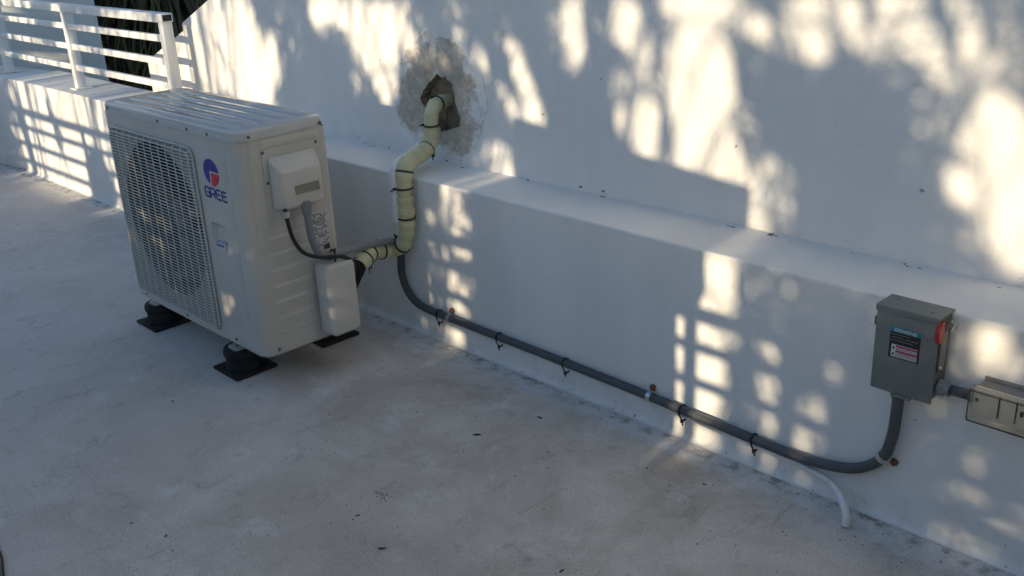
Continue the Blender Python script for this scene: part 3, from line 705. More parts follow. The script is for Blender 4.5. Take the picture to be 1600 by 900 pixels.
# red handle with its quadrant plate, on the right side
hx = DX+DW
hp = []
for k in range(13):
    a = math.radians(-90+180*k/12); hp.append((-DD+0.004-0.013*math.cos(a)-0.004, 0.540+0.024*math.sin(a)))
hd = MB().prism([(q[0], q[1]) for q in hp]+[(-DD+0.016, 0.564), (-DD+0.016, 0.516)], hx-0.004, hx+0.007, 'x').build("handle", "red", sw, bevel=0.003)
pl = MB().prism([(-0.060, 0.512), (-0.036, 0.556), (-0.022, 0.556), (-0.024, 0.536), (-0.040, 0.508)], hx-0.0025, hx+0.0035, 'x').build("hasp", "boxgrey", sw)
MB().tube([(hx+0.004, -0.034, 0.552), (hx+0.010, -0.030, 0.556), (hx+0.013, -0.026, 0.548), (hx+0.010, -0.028, 0.536), (hx+0.004, -0.032, 0.534)], 0.0022, 6).build("padlock_eye", "steel", sw)
MB().prism([(-0.056, 0.512), (-0.028, 0.53), (-0.022, 0.515), (-0.030, 0.455), (-0.052, 0.440), (-0.058, 0.46)], hx-0.0022, hx+0.003, 'x').build("side_plate", "boxgrey", sw, bevel=0.001)
MB().lathe([(0.0, 0.004), (0.003, 0.0035), (0.004, 0.0)], (hx+0.003, -0.050, 0.452), 'x', 8).build("rivet", "steel", sw)
# door label
ly = -DD-0.0008
lab = MB().box(-0.4515, -0.3835, ly, -DD-0.0001, 0.4570, 0.5175).build("door_label", "black", sw)
lab["label"] = "black warning label with teal heading and red stripes"
MB().box(-0.4505, -0.3835, ly-0.0005, -DD-0.0001, 0.5178, 0.5295).build("heading", "teal", lab)
MB().box(-0.4455, -0.3885, ly-0.0004, ly-0.0001, 0.4600, 0.4890).build("warning_field", "lwhite", lab)
m = MB()
for z in (0.4855, 0.4740): m.box(-0.4360, -0.3887, ly-0.0008, ly-0.0005, z-0.0022, z+0.0022)
m.build("stripe", "lred", lab)
m = MB(); rg = random.Random(5)
for z in (0.481, 0.4785, 0.4705, 0.468, 0.4655, 0.463):
    x = -0.4350
    while x < -0.391:
        wd = rg.uniform(0.002, 0.006); m.box(x, min(x+wd, -0.3895), ly-0.0008, ly-0.0005, z-0.0006, z+0.0006); x += wd+0.0012
for z in (0.4805, 0.4665): m.prism([(-0.4405+0.0028*math.cos(k*math.pi/4), z+0.0034*math.sin(k*math.pi/4)) for k in range(8)], ly-0.0008, ly-0.0005, 'y')
m.build("small_print", "ink", lab)
m = MB()
for z, x0, x1 in ((0.5125, -0.449, -0.405), (0.5055, -0.447, -0.388), (0.4985, -0.449, -0.400)):
    x = x0
    while x < x1:
        wd = rg.uniform(0.002, 0.006); m.box(x, min(x+wd, x1), ly-0.0006, ly-0.0003, z-0.0009, z+0.0009); x += wd+0.0016
m.build("spec_print", "boxgrey", lab)
def text_mesh(body, size, name, mat, parent, loc, width=None):
    cu = bpy.data.curves.new("lettering", 'FONT'); cu.body = body; cu.size = size; cu.extrude = 0.0002; cu.align_x = 'CENTER'; cu.offset = size*0.018; cu.resolution_u = 4
    to = bpy.data.objects.new("lettering_source", cu); COL.objects.link(to)
    bpy.context.view_layer.update()
    me = bpy.data.meshes.new_from_object(to.evaluated_get(bpy.context.evaluated_depsgraph_get()))
    bpy.data.objects.remove(to)
    if width:
        xs_ = [v_.co.x for v_ in me.vertices]; k_ = width/(max(xs_)-min(xs_))
        for v_ in me.vertices: v_.co.x *= k_
    me.materials.clear(); me.materials.append(M[mat])
    o = bpy.data.objects.new(name, me); COL.objects.link(o); o.parent = parent
    o.rotation_euler = (math.radians(90), 0, 0); o.location = Vector(loc)-world_loc(parent); return o
text_mesh("SIEMENS", 0.0105, "lettering", "lwhite", lab, (-0.417, ly-0.0010, 0.5200), 0.050)

# nipple between boxes
np_ = empty("conduit_nipple", (-0.31, -0.036, 0.39), "short grey conduit stub between switch box and outlet box", "conduit")
MB().tube([(-0.328, -0.036, 0.402), (-0.279, -0.036, 0.404)], 0.0118, 16).build("stub", "conduit", np_)
MB().lathe([(0.012, 0.0), (0.0185, 0.0), (0.0185, 0.012), (0.015, 0.014), (0.015, 0.024), (0.0125, 0.025)], (-0.3475, -0.036, 0.4015), 'x', 14).build("connector", "conduit2", np_, sharp=35)
MB().lathe([(0.0125, 0.0), (0.0155, 0.001), (0.0155, 0.016)], (-0.2815, -0.036, 0.404), 'x', 14).build("collar", "conduit2", np_, sharp=35)

# outlet box with in-use cover (cut by the right edge of the picture)
ob = empty("outlet_box", (-0.19, -0.03, 0.372), "weatherproof outlet box with smoked clear cover at the right edge", "outlet box")
GX0, GX1, GZ0, GZ1 = -0.265, -0.105, 0.372, 0.438
MB().box(GX0, GX1, -0.050, -0.001, GZ0, GZ1-0.002).build("housing", "boxgrey", ob, bevel=0.004)
MB().box(GX0-0.002, GX1+0.002, -0.006, -0.0005, GZ0-0.003, GZ1+0.004).build("flange", "boxgrey", ob, bevel=0.002)
MB().box(GX0-0.001, GX1+0.001, -0.0560, -0.0505, GZ0-0.001, GZ1).build("gasket_plate", "gfci", ob, bevel=0.001)
for i, x in enumerate((-0.214, -0.180)):
    MB().box(x-0.0009, x+0.0009, -0.0600, -0.0562, GZ0+0.010, GZ1-0.010).build("divider", "ink", ob)
MB().box(-0.172, -0.166, -0.0590, -0.0562, 0.400, 0.410).box(-0.160, -0.150, -0.0590, -0.0562, 0.392, 0.400).build("socket_slot", "ink", ob)
MB().box(-0.2605, -0.2555, -0.0590, -0.0562, 0.405, 0.411).build("screw", "screw", ob)
# clear cover: five thin walls
cvm = MB()
cx0, cx1, cy0, cy1, cz0, cz1 = GX0-0.003, GX1+0.003, -0.082, -0.0515, GZ0-0.004, GZ1+0.003
T = 0.0022
cvm.box(cx0, cx1, cy0, cy0+T, cz0, cz1)
cvc = cvm.build("clear_cover", "smoke", ob, bevel=0.001)
MB().box(cx0, cx1, cy0+T+0.0002, cy1, cz1-T, cz1).build("cover_top", "smoke", cvc)
MB().box(cx0, cx0+T, cy0+T+0.0002, cy1, cz0, cz1-T-0.0002).build("cover_side", "smoke", cvc)
MB().box(cx0+T+0.0002, cx1, cy0+T+0.0002, cy1, cz0, cz0+T).build("cover_bottom", "smoke", cvc)
ed = MB().tube([(cx0+0.001, cy0-0.0004, cz1-0.002), (cx0+0.001, cy0-0.0004, cz0+0.003), (cx0+0.004, cy0-0.0004, cz0+0.001), (cx1, cy0-0.0004, cz0+0.001)], 0.0013, 6)
ed.build("dark_rim", "ink", cvc)
MB().tube([(cx0, cy0+0.002, cz1-0.004), (cx1, cy0+0.002, cz1-0.004)], 0.0010, 6).build("dark_rim", "ink", cvc)
# ================================================================== planting
import numpy as np
# Openings cut in the palms' foliage to shape the sun patches, given on the high wall
# (x1, z1, x2, z2, half width, half height, how open)
GAPS = [(-3.693,1.018,-3.538,0.698,0.214,0.114,0.8),(-3.946,1.036,-3.929,0.72,0.155,0.077,0.8),(-4.475,0.736,-4.231,0.663,0.177,0.085,0.9),(-3.339,0.93,-3.369,0.687,0.051,0.027,0.8),(-2.947,1.062,-2.473,1.049,0.094,0.056,0.85),(-2.695,1.084,-2.675,0.97,0.071,0.042,0.8),(-2.642,1.006,-2.665,0.865,0.043,0.026,1),(-2.566,0.976,-2.598,0.764,0.039,0.024,0.9),(-3.077,0.971,-3.114,0.739,0.033,0.018,0.5),(-2.912,0.98,-2.938,0.781,0.031,0.018,0.5),(-2.744,0.966,-2.769,0.747,0.033,0.02,0.7),(-2.497,0.958,-2.547,0.746,0.03,0.019,0.7),(-3.168,1.078,-3.142,0.992,0.065,0.035,0.6),(-2.818,0.961,-2.851,0.739,0.026,0.015,0.6),(-3.225,1.038,-3.251,0.805,0.034,0.018,0.5),(-2.395,1.095,-2.374,0.988,0.049,0.031,0.7),(-2.245,0.92,-2.245,0.92,0.024,0.015,0.6),(-2.039,0.977,-2.035,0.915,0.022,0.015,0.7),(-2.328,0.969,-2.322,0.904,0.024,0.016,0.5),(-1.903,1.006,-1.788,0.764,0.029,0.02,1),(-1.949,0.85,-1.867,0.744,0.021,0.015,0.8),(-1.843,0.809,-1.802,0.711,0.017,0.013,0.8),(-1.978,0.655,-1.945,0.561,0.034,0.025,1),(-2.05,0.656,-2.031,0.576,0.022,0.016,0.7),(-1.91,0.76,-1.832,0.696,0.015,0.011,0.6),(-2.126,0.612,-2.097,0.56,0.02,0.014,0.5),(-1.631,1.143,-1.641,0.966,0.043,0.032,0.75),(-1.432,1.141,-1.438,1.053,0.039,0.03,1),(-1.369,1.034,-1.375,0.968,0.032,0.025,0.9),(-1.45,0.935,-1.456,0.841,0.031,0.024,0.85),(-1.345,0.935,-1.352,0.889,0.034,0.027,0.95),(-1.356,0.861,-1.333,0.734,0.043,0.035,1),(-1.439,0.796,-1.432,0.74,0.026,0.021,0.6),(-1.373,0.813,-1.372,0.729,0.033,0.026,0.9),(-1.205,1.041,-1.203,0.943,0.07,0.058,1),(-1.139,1.021,-1.124,0.946,0.06,0.051,0.95),(-1.214,0.877,-1.211,0.733,0.057,0.049,1),(-1.139,0.885,-1.108,0.718,0.049,0.042,1),(-1.068,0.789,-1.046,0.695,0.03,0.026,0.85),(-1.26,1.156,-1.088,1.149,0.044,0.036,0.95),(-1.078,1.13,-0.981,1.087,0.034,0.029,0.85),(-0.862,1.169,-0.836,1.042,0.03,0.027,1),(-0.922,1.16,-0.91,1.107,0.021,0.018,0.7),(-0.732,1.087,-0.67,1.017,0.025,0.023,0.8),(-0.669,1.176,-0.653,1.091,0.023,0.021,0.85),(-0.602,1.178,-0.561,1.069,0.027,0.026,0.85),(-0.524,1.181,-0.509,1.114,0.018,0.018,0.8),(-0.487,1.155,-0.46,1.048,0.027,0.027,0.8),(-0.401,1.159,-0.374,1.028,0.028,0.029,0.85),(-0.771,1.172,-0.749,1.108,0.021,0.019,0.8),(-0.386,0.945,-0.34,0.751,0.044,0.048,1),(-0.456,0.783,-0.448,0.769,0.031,0.033,1),(-0.565,0.968,-0.535,0.891,0.025,0.025,0.8),(-0.572,0.818,-0.544,0.769,0.019,0.02,0.8),(-0.365,0.679,-0.31,0.623,0.02,0.022,0.8),(-0.614,0.843,-0.604,0.829,0.017,0.017,0.7),(-0.471,0.906,-0.454,0.887,0.033,0.034,0.85),(-0.527,1.015,-0.495,0.99,0.023,0.023,0.7),(-0.443,1.022,-0.418,0.983,0.02,0.021,0.8),(-0.33,0.724,-0.291,0.582,0.021,0.023,0.8),(-0.979,0.68,-0.984,0.584,0.023,0.021,1),(-0.919,0.707,-0.897,0.597,0.022,0.021,0.9),(-0.954,0.753,-0.886,0.73,0.019,0.017,0.8),(-0.907,0.91,-0.885,0.855,0.016,0.015,0.5),(-0.394,0.564,-0.365,0.564,0.014,0.015,0.5),(-2.024,0.52,-1.939,0.401,0.029,0.02,1),(-2.122,0.406,-2.122,0.406,0.027,0.018,0.8),(-2.04,0.406,-2.04,0.406,0.026,0.018,0.8),(-2.162,0.325,-2.158,0.275,0.021,0.014,0.9),(-2.108,0.324,-2.072,0.286,0.027,0.019,0.8),(-2.012,0.367,-1.981,0.317,0.023,0.016,1),(-1.949,0.357,-1.938,0.309,0.025,0.018,1),(-2.162,0.238,-2.166,0.089,0.021,0.015,0.9),(-2.068,0.239,-1.993,0.167,0.033,0.024,1),(-2.063,0.13,-1.993,0.096,0.027,0.019,1),(-1.952,0.229,-1.938,0.205,0.023,0.016,0.9),(-1.945,0.135,-1.934,0.08,0.016,0.012,0.8),(-2.19,0.01,-2.191,0.004,0.033,0.023,0.9),(-2.048,0.015,-2.006,-0.034,0.037,0.028,1),(-1.947,0.003,-1.947,0.003,0.017,0.012,0.8),(-2.076,0.516,-2.068,0.473,0.02,0.013,0.6),(-0.967,0.515,-0.973,0.405,0.035,0.032,1),(-1.067,0.363,-1.067,-0.063,0.028,0.025,1),(-0.995,0.367,-0.998,-0.037,0.039,0.036,1),(-0.828,0.503,-0.826,0.459,0.014,0.013,0.6),(-0.767,0.489,-0.763,0.478,0.024,0.023,0.8),(-0.825,0.315,-0.824,0.289,0.018,0.018,0.8),(-0.779,0.311,-0.779,0.303,0.025,0.024,0.8),(-0.769,0.409,-0.769,0.406,0.017,0.017,0.6),(-0.805,0.219,-0.797,0.171,0.029,0.029,0.95),(-0.855,0.11,-0.855,0.102,0.023,0.022,0.8),(-0.79,0.109,-0.797,0.068,0.028,0.028,0.9),(-0.666,0.345,-0.666,0.34,0.016,0.017,0.6),(-0.631,0.297,-0.63,0.283,0.023,0.023,0.7),(-0.678,0.198,-0.671,0.157,0.027,0.028,0.9),(-0.699,0.118,-0.705,0.075,0.026,0.027,0.9),(-0.65,0.083,-0.65,0.078,0.019,0.02,0.8),(-0.812,-0.001,-0.768,-0.017,0.026,0.027,0.95),(-0.729,-0.006,-0.717,-0.014,0.021,0.022,0.8),(-0.871,-0.008,-0.861,-0.014,0.019,0.019,0.7),(-0.282,0.475,-0.257,0.431,0.033,0.039,0.9),(-0.257,0.089,-0.255,0.085,0.011,0.013,0.5),(-0.495,0.015,-0.492,0.002,0.012,0.014,0.6),(-0.28,0.206,-0.279,0.197,0.01,0.012,0.5),(-0.228,0.305,-0.208,0.3,0.012,0.015,0.6),(-0.587,-0.081,-0.583,-0.091,0.013,0.015,0.4),(-0.582,0.262,-0.58,0.257,0.013,0.013,0.4)]
GA = np.array(GAPS, dtype=float)
rng = np.random.default_rng(5); prn = random.Random(21)
extra = []
for i in range(26):                      # scattered small openings that fall on the unit's front
    x = prn.uniform(-3.14, -2.30); z = prn.uniform(-0.03, 0.60); l = prn.uniform(0.02, 0.07)
    extra.append((x, z, x+prn.uniform(-.01, .01), z-l, prn.uniform(0.010, 0.018), prn.uniform(0.014, 0.024), prn.uniform(0.5, 0.85)))
for i in range(60):                      # tall slits over the far end of the low wall and railing
    x = prn.uniform(-6.3, -4.6); z = prn.uniform(0.0, 1.1); l = prn.uniform(0.2, 0.5)
    extra.append((x, z, x+prn.uniform(-.05, .05), z-l, prn.uniform(0.03, 0.075), prn.uniform(0.04, 0.06), prn.uniform(0.8, 1.0)))
extra += [(-4.60, 0.66, -4.12, 0.90, 0.13, 0.13, 0.9), (-5.9, 0.62, -4.3, 0.95, 0.06, 0.06, 0.8)]
GA = np.vstack([GA, np.array(extra)])
def openness(px, pz):
    """largest openness over a set of points (arrays)"""
    px = px[:, None]; pz = pz[:, None]
    kz = GA[:, 4]/GA[:, 5]
    ax, az, bx, bz = GA[:, 0], GA[:, 1]*kz, GA[:, 2], GA[:, 3]*kz
    dx, dz = bx-ax, bz-az; L2 = dx*dx+dz*dz+1e-9
    t = np.clip(((px-ax)*dx+(pz*kz-az)*dz)/L2, 0, 1)
    d = np.hypot(px-(ax+t*dx), pz*kz-(az+t*dz))
    ins = np.clip((1.42-d/GA[:, 4])/0.55, 0, 1)            # openings feather out towards their edges
    return (ins*GA[:, 6]).max(axis=1)
KX, KZ = -SUN.x/SUN.y, -SUN.z/SUN.y
def to_wall(p): return (p[0]-KX*(DL-p[1]), p[2]-KZ*(DL-p[1]))
def from_wall(xs, zs, y): return Vector((xs+KX*(DL-y), y, zs+KZ*(DL-y)))
CELL = 0.02; X0, X1, Z0, Z1 = -6.4, 2.6, -0.12, 1.45
GW, GH = int((X1-X0)/CELL), int((Z1-Z0)/CELL)
cov = np.zeros((GH, GW), dtype=int)
cx_, cz_ = np.meshgrid(X0+(np.arange(GW)+.5)*CELL, Z0+(np.arange(GH)+.5)*CELL)
dark = (openness(cx_.ravel(), cz_.ravel()) < 0.3).reshape(GH, GW) & ((cx_ > -4.62) | ((np.floor(cx_/0.055).astype(int)*7919 % 10 < 4) & (cz_ > 0.02)))
CLUMPS = [(-6.4, -5.4), (-5.4, -5.0), (-4.4, -5.3), (-3.5, -4.9), (-2.65, -5.2), (-1.8, -4.9), (-1.0, -5.9), (-0.25, -5.6), (0.55, -6.0), (1.45, -5.7), (2.4, -6.0), (3.3, -5.7)]  # rightmost clumps added out of view to cut bounced light
crown = [MB() for _ in CLUMPS]; stalks = [MB() for _ in CLUMPS]; canes = [[] for _ in CLUMPS]
def leaflet(m, a, d, n, L, wd):
    """narrow folded blade from a along d, drooping"""
    s_ = d.cross(n).normalized(); mid = a+d*L*0.45+n*0.0; tip = a+d*L+Vector((0, 0, -0.10*L))
    m.add([a, mid+s_*wd, mid-s_*wd, tip, mid+n*wd*0.35], [(0, 1, 4), (0, 4, 2), (1, 3, 4), (4, 3, 2)])
def mark(ps, wd):
    for (x, z) in ps:
        i0, i1 = int((z-wd-Z0)/CELL), int((z+wd-Z0)/CELL); j0, j1 = int((x-wd-X0)/CELL), int((x+wd-X0)/CELL)
        if i1 < 0 or j1 < 0 or i0 >= GH or j0 >= GW: continue
        cov[max(i0, 0):i1+1, max(j0, 0):j1+1] += 1
def frond(xs, zs, vert):
    ci = min(range(len(CLUMPS)), key=lambda i: abs(CLUMPS[i][0]-(xs+0.35))+prn.uniform(0, 0.7))
    bx, by = CLUMPS[ci]
    y = by+prn.uniform(-0.45, 0.65)
    tgt = from_wall(xs, zs, y); best_ = None
    for _try in range(7):
        side = (1 if tgt.x > bx else -1)*(1 if _try < 3 else prn.choice((-1, 1)))
        tip = tgt+Vector((side*prn.uniform(0.10, 0.45), prn.uniform(-.1, .1), prn.uniform(-0.28, 0.05)))
        base = Vector((bx+(tgt.x-bx)*prn.uniform(0.2, 0.7)+prn.uniform(-.15, .15), by+prn.uniform(-.15, .15), max(0.4, tgt.z-prn.uniform(0.4, 1.0))))
        ctrl = tgt*2-(base+tip)*0.5
        pts_ = [base*(1-t)**2+ctrl*2*t*(1-t)+tip*t*t for t in [k/16 for k in range(17)]]
        W_ = np.array([to_wall(p) for p in pts_]); sc_ = float((openness(W_[:, 0], W_[:, 1]) > 0.75).sum())
        if best_ is None or sc_ < best_[0]: best_ = (sc_, pts_, base)
        if sc_ < 1: break
    pts, base = best_[1], best_[2]
    stalks[ci].tube(pts, [0.0045*(1-0.8*k/16)+0.0008 for k in range(17)], 4, cap=False)
    canes[ci].append(base)
    N = 26; L0 = prn.uniform(0.24, 0.38)
    As = []; Ds = []; Ls = []; Ns = []
    for k in range(N):
        t = 0.25+0.74*k/(N-1); f_ = t*16; i = min(15, int(f_)); p = pts[i].lerp(pts[i+1], f_-i)
        tg = (pts[i+1]-pts[i]).normalized(); sd = tg.cross(Vector((0, 1, 0.3))).normalized()
        for sg in (-1, 1):
            d = (sd*sg*prn.uniform(0.6, 1.0)+tg*prn.uniform(0.5, 0.9)+Vector((0, prn.uniform(-.35, .35), -vert*prn.uniform(0.7, 1.5)))).normalized()
            L = L0*(0.55+0.9*math.sin(math.pi*min(1, 0.15+t*0.8)))*0.8
            nn = d.cross(Vector((1, 0.2, 0))); nn = nn.normalized() if nn.length > .1 else Vector((0, 1, 0))
            if abs(nn.y) < 0.35: nn = (nn+Vector((0, 0.8, 0))).normalized(); nn = (nn-d*nn.dot(d)).normalized()
            As.append(p); Ds.append(d); Ls.append(L); Ns.append(nn)
    # sample each leaflet's shadow
    S = []
    for a, d, L in zip(As, Ds, Ls):
        for q in (0.15, 0.35, 0.55, 0.75, 0.95): S.append(to_wall(a+d*(L*q)))
    S = np.array(S); op = openness(S[:, 0], S[:, 1]).reshape(-1, 5)
    for k in range(len(As)):
        a, d, L = As[k], Ds[k], Ls[k]; bad = np.nonzero(op[k] > 0.3)[0]
        if len(bad) and prn.random() < (1-0.3*(1-op[k].max()) if op[k].max() > 0.65 else 0.7*op[k].max()):
            cut = (0.0, 0.15, 0.4, 0.6, 0.8)[bad[0]]
            if cut < 0.35: continue
            L *= cut
        wd = prn.uniform(0.007, 0.012)
        leaflet(crown[ci], a, d, Ns[k], L, wd)
        mark([to_wall(a+d*(L*q)) for q in (0.2, 0.35, 0.5, 0.65, 0.8)], 0.008)
def vert_of(x): return 1.3 if x < -2.45 else (0.8 if x < -1.4 else 0.45)
for i in range(100):
    x, z = prn.uniform(X0+0.6, X1), prn.uniform(0.0, Z1+0.15)
    if openness(np.array([x]), np.array([z]))[0] < 0.3: frond(x, z, vert_of(x))
for it in range(1600):
    need = np.argwhere(dark & ((cov < 1) | ((cov < 2) & ((cz_ < 0.5) | (cx_ < -1.35)))))
    if len(need) < 200: break
    if it % 3:                                  # the part of the wall in view first
        vis = need[need[:, 1]*CELL+X0 < 0.1]
        if len(vis): need = vis
    i, j = need[prn.randrange(len(need))]
    x, z = X0+(j+.5)*CELL, Z0+(i+.5)*CELL
    frond(x, z, vert_of(x))
CLAB = "leafy clumping palm outside the opposite railing"
POS = ["leftmost", "second from the left", "third from the left", "fourth from the left", "fifth from the left", "sixth from the left", "sixth from the right", "fifth from the right", "fourth from the right", "third from the right", "second from the right", "rightmost"]
for ci, (bx, by) in enumerate(CLUMPS):
    root = empty("clumping_palm", (bx, by, -0.2), CLAB+", "+POS[ci], "palm", "clumping palms outside the opposite railing")
    crown[ci].build("crown", "frond", root); stalks[ci].build("stalks", "frond", root)
    cm = MB(); bs = sorted(canes[ci], key=lambda b: -b.z)[:9]
    for b in bs:
        f0 = Vector((bx+prn.uniform(-.12, .12), by+prn.uniform(-.12, .12), -0.22))
        cm.tube([f0, f0.lerp(b, .5)+Vector((prn.uniform(-.04, .04), 0, .06)), b+Vector((0, 0, 0.03))], [0.016, 0.013, 0.007], 7)
    cm.build("canes", "bark", root)
hr = random.Random(31)
def leaf_cloud(m, n, boxf, size, rnd):
    for _ in range(n):
        p = Vector(boxf(rnd)); d = Vector((rnd.gauss(0, 1), rnd.gauss(0, 1), rnd.gauss(0, 0.7))).normalized()
        s_ = d.cross(Vector((rnd.gauss(0, 1), rnd.gauss(0, 1), rnd.gauss(0, 1)))).normalized(); L = size*rnd.uniform(0.6, 1.3); w_ = L*0.32
        m.add([p-d*L*.5, p+s_*w_, p+d*L*.5, p-s_*w_], [(0, 1, 2, 3)])
# unseen tall hedge added outside the far end to shade the far building
hg = empty("shade_hedge", (-9.4, -5.2, -0.2), "unseen tall green hedge added to shade the far end of the terrace", "hedge")
hm_ = MB(); leaf_cloud(hm_, 15000, lambda r: (r.uniform(-12.5, -5.62), -5.2+r.uniform(-.7, .7), -0.1+3.0*r.random()**0.85+r.gauss(0, .08)), 0.17, hr)
hm_.build("foliage", "hedge", hg)
tk = MB()
for i in range(9):
    x = -12+i*0.68; tk.tube([(x, -5.2, -0.25), (x+.1, -5.15, 1.2), (x-.05, -5.2, 2.5)], [.05, .04, .015], 7)
tk.build("stems", "bark", hg)
# shaggy fan palms in the dark gap beyond the railing
def shaggy_palm(bx, by, h, rad, label, seed, n):
    rd = random.Random(seed)
    root = empty("fan_palm", (bx, by, -0.2), label, "palm", "shaggy palms beyond the railing")
    MB().tube([(bx, by, -0.22), (bx+.03, by, h*.5), (bx, by, h)], [.24, .2, .17], 14).build("trunk", "bark", root)
    sk_ = MB()
    for _ in range(n):
        a = rd.uniform(0, 2*math.pi); z = rd.uniform(0.25, h+0.5); r0 = 0.2+rd.random()*rad*0.5; r1 = r0+rd.uniform(0.0, 0.28)*rad
        L = rd.uniform(0.5, 1.1); t0 = Vector((bx+r0*math.cos(a), by+r0*math.sin(a), z)); da = rd.uniform(-.18, .18)
        t1 = Vector((bx+r1*math.cos(a+da), by+r1*math.sin(a+da), z-L*.55)); t2 = Vector((bx+(r1+.03)*math.cos(a+1.6*da), by+(r1+.03)*math.sin(a+1.6*da), z-L))
        tn = Vector((-math.sin(a), math.cos(a), 0))*rd.uniform(0.006, 0.014)
        sk_.add([t0-tn*.6, t0+tn*.6, t1+tn, t1-tn, t2], [(0, 1, 2, 3), (3, 2, 4)])
    sk_.build("dead_frond_skirt", "dry", root)
    cr = MB()
    for _ in range(26):
        a = rd.uniform(0, 2*math.pi); el = rd.uniform(-.5, 1.2); d = Vector((math.cos(a)*math.cos(el), math.sin(a)*math.cos(el), math.sin(el)))
        c = Vector((bx, by, h+.2))+d*rd.uniform(.6, 1.0); cr.tube([Vector((bx, by, h)), c], .012, 5, cap=False)
        s_ = d.cross(Vector((0, 0, 1))).normalized()
        for k in range(22):
            b_ = math.radians(-115+230*k/21); dd_ = d*math.cos(b_)+s_*math.sin(b_); e_ = c+dd_*rd.uniform(.5, .7)+Vector((0, 0, -.18)); q = c+dd_*.35; w_ = (dd_.cross(d.cross(s_))).normalized()*.022
            cr.add([c, q+w_, e_, q-w_], [(0, 1, 2, 3)])
    cr.build("crown", "frond", root)
shaggy_palm(-8.4, 2.3, 2.6, 1.7, "shaggy palm with brown hanging fronds just beyond the railing gap", 3, 3800)
shaggy_palm(-7.4, 3.9, 3.0, 1.9, "dark shaggy palm rising behind the sloping wall end", 4, 3800)
bh = empty("back_hedge", (-11.5, 5.6, -0.2), "dark hedge behind the shaggy palms", "hedge")
bm_ = MB(); leaf_cloud(bm_, 9000, lambda r: (r.uniform(-17, -5.0), 5.9+r.uniform(-.6, .8), -0.2+4.2*r.random()), 0.24, hr); bm_.build("foliage", "hedge", bh)
tk = MB()
for i in range(10):
    x = -16.6+i*1.25; tk.tube([(x, 5.9, -0.25), (x+.1, 5.9, 1.5), (x, 5.9, 3.6)], [.06, .05, .02], 7)
tk.build("stems", "bark", bh)
# ================================================================== litter on the floor
def litter(name, x, y, L, ang, curl, label, mat="debris", wd=0.3):
    L *= 0.72; curl *= 0.4
    m = MB(); c, s_ = math.cos(ang), math.sin(ang); vs = []; N = 7
    for i in range(N):
        t = i/(N-1); u = (t-.5)*L; h = 0.0015+curl*L*(4*(t-.5)**2)*0.5; wv = wd*L*math.sin(math.pi*(0.08+0.84*t))*0.5; bend = 0.25*L*(t-.5)**2
        for q in (-1, 0, 1):
            X, Y = u, bend+q*wv; vs.append((x+X*c-Y*s_, y+X*s_+Y*c, h+abs(q)*wv*0.5))
    vs += [(v_[0], v_[1], v_[2]-0.0007) for v_ in vs]; k = 3*N
    fs = [(i*3+j, i*3+j+1, (i+1)*3+j+1, (i+1)*3+j) for i in range(N-1) for j in range(2)]
    fs += [tuple(k+q for q in f_) for f_ in fs]
    fs += [(i*3, (i+1)*3, k+(i+1)*3, k+i*3) for i in range(N-1)]+[(i*3+2, (i+1)*3+2, k+(i+1)*3+2, k+i*3+2) for i in range(N-1)]
    o = m.add(vs, fs).build(name, mat, origin=(x, y, 0)); tag(o, label, "leaf litter", "litter on the floor")
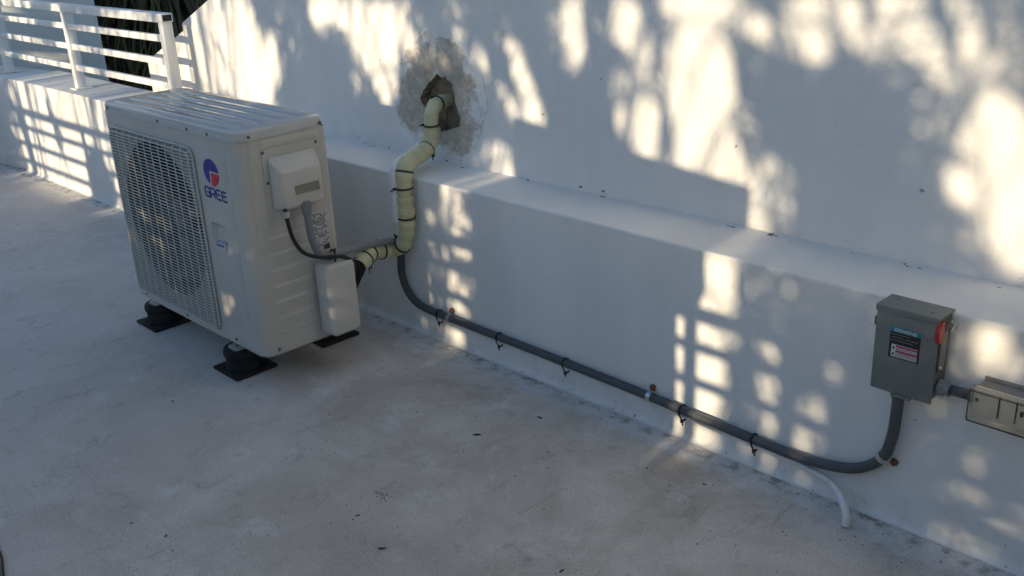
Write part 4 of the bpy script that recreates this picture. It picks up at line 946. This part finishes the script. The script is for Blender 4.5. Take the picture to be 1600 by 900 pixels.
for it in [(-1.264, -0.897, 0.03, 0.8, 0.5, 'black curled leaf scrap on the floor near the bottom of the picture'), (-1.421, -0.853, 0.018, 1.2, 0.3, 'tiny dark leaf scrap left of the grit patch on the floor'), (-1.425, -0.19, 0.026, 0.2, 0.1, 'thin dark twig scrap in the stained floor near the wall'), (-1.491, -0.38, 0.035, 0.7, 0.1, 'long brown leaf sliver on the stained floor in front of the unit'), (-0.889, -0.672, 0.02, 1.5, 0.4, 'brown leaf scrap at the bottom edge of the floor'), (-2.376, -0.871, 0.02, 0.3, 0.3, 'dark leaf scrap on the floor in front of the left rubber foot'), (-1.828, -1.26, 0.016, 0.9, 0.4, 'dark speck of leaf on the bluish floor at lower left'), (-1.709, -1.226, 0.018, 2.1, 0.4, 'small dark leaf scrap low on the bluish floor, right of a smaller speck'), (-5.902, -0.06, 0.045, 1.6, 0.2, 'dark pod lying at the foot of the sunlit low wall, far left'), (-0.858, -0.166, 0.016, 0.4, 0.3, 'tiny dark leaf scrap on the floor below the sunlit grid'), (-1.016, -0.201, 0.013, 2.0, 0.3, 'dark crumb of leaf in the middle of the floor by the wall'), (-2.285, -0.65, 0.015, 0.5, 0.3, 'small dark scrap just right of the front rubber foot')]: litter("dry_leaf_scrap", *it)
gm_ = MB(); gr_ = random.Random(8)
for (gx, gy, n_, sp_) in [(-1.447, -0.756, 34, 0.016), (-1.434, -0.842, 14, 0.05), (-1.895, -0.301, 30, 0.12), (-1.968, -0.016, 26, 0.05), (-1.676, -0.056, 20, 0.1), (-0.798, 0.04, 26, 0.07), (-0.521, -0.031, 30, 0.09), (-0.32, -0.056, 26, 0.08), (-1.229, -0.247, 40, 0.25), (-1.787, -0.824, 30, 0.3), (-0.806, -0.493, 40, 0.25), (-2.63, -0.671, 14, 0.12), (-1.883, 0.055, 10, 0.03)]:
    for _ in range(n_):
        x, y = gr_.gauss(gx, sp_), gr_.gauss(gy, sp_); r_ = gr_.uniform(.0007, .0022)
        if y > -0.05: continue
        gm_.lathe([(0, r_), (r_, r_*.4), (r_*.8, -.0002)], (x, y, 0.0004), 'z', 5, False)
go = gm_.build("grit", "debris"); go["kind"] = "stuff"; tag(go, "scattered dark grit and crumbs on the pale floor", "grit")
# black strap end lying at the very left foot of the picture
sp = MB(); sp.tube(smooth_path([(-2.041, -1.53, 0.006), (-1.939, -1.543, 0.006), (-1.882, -1.558, 0.006), (-1.823, -1.575, 0.006)], 6), 0.006, 8)
tag(sp.build("cord_end", "cable"), "black cord end at the bottom left corner of the floor", "cord")
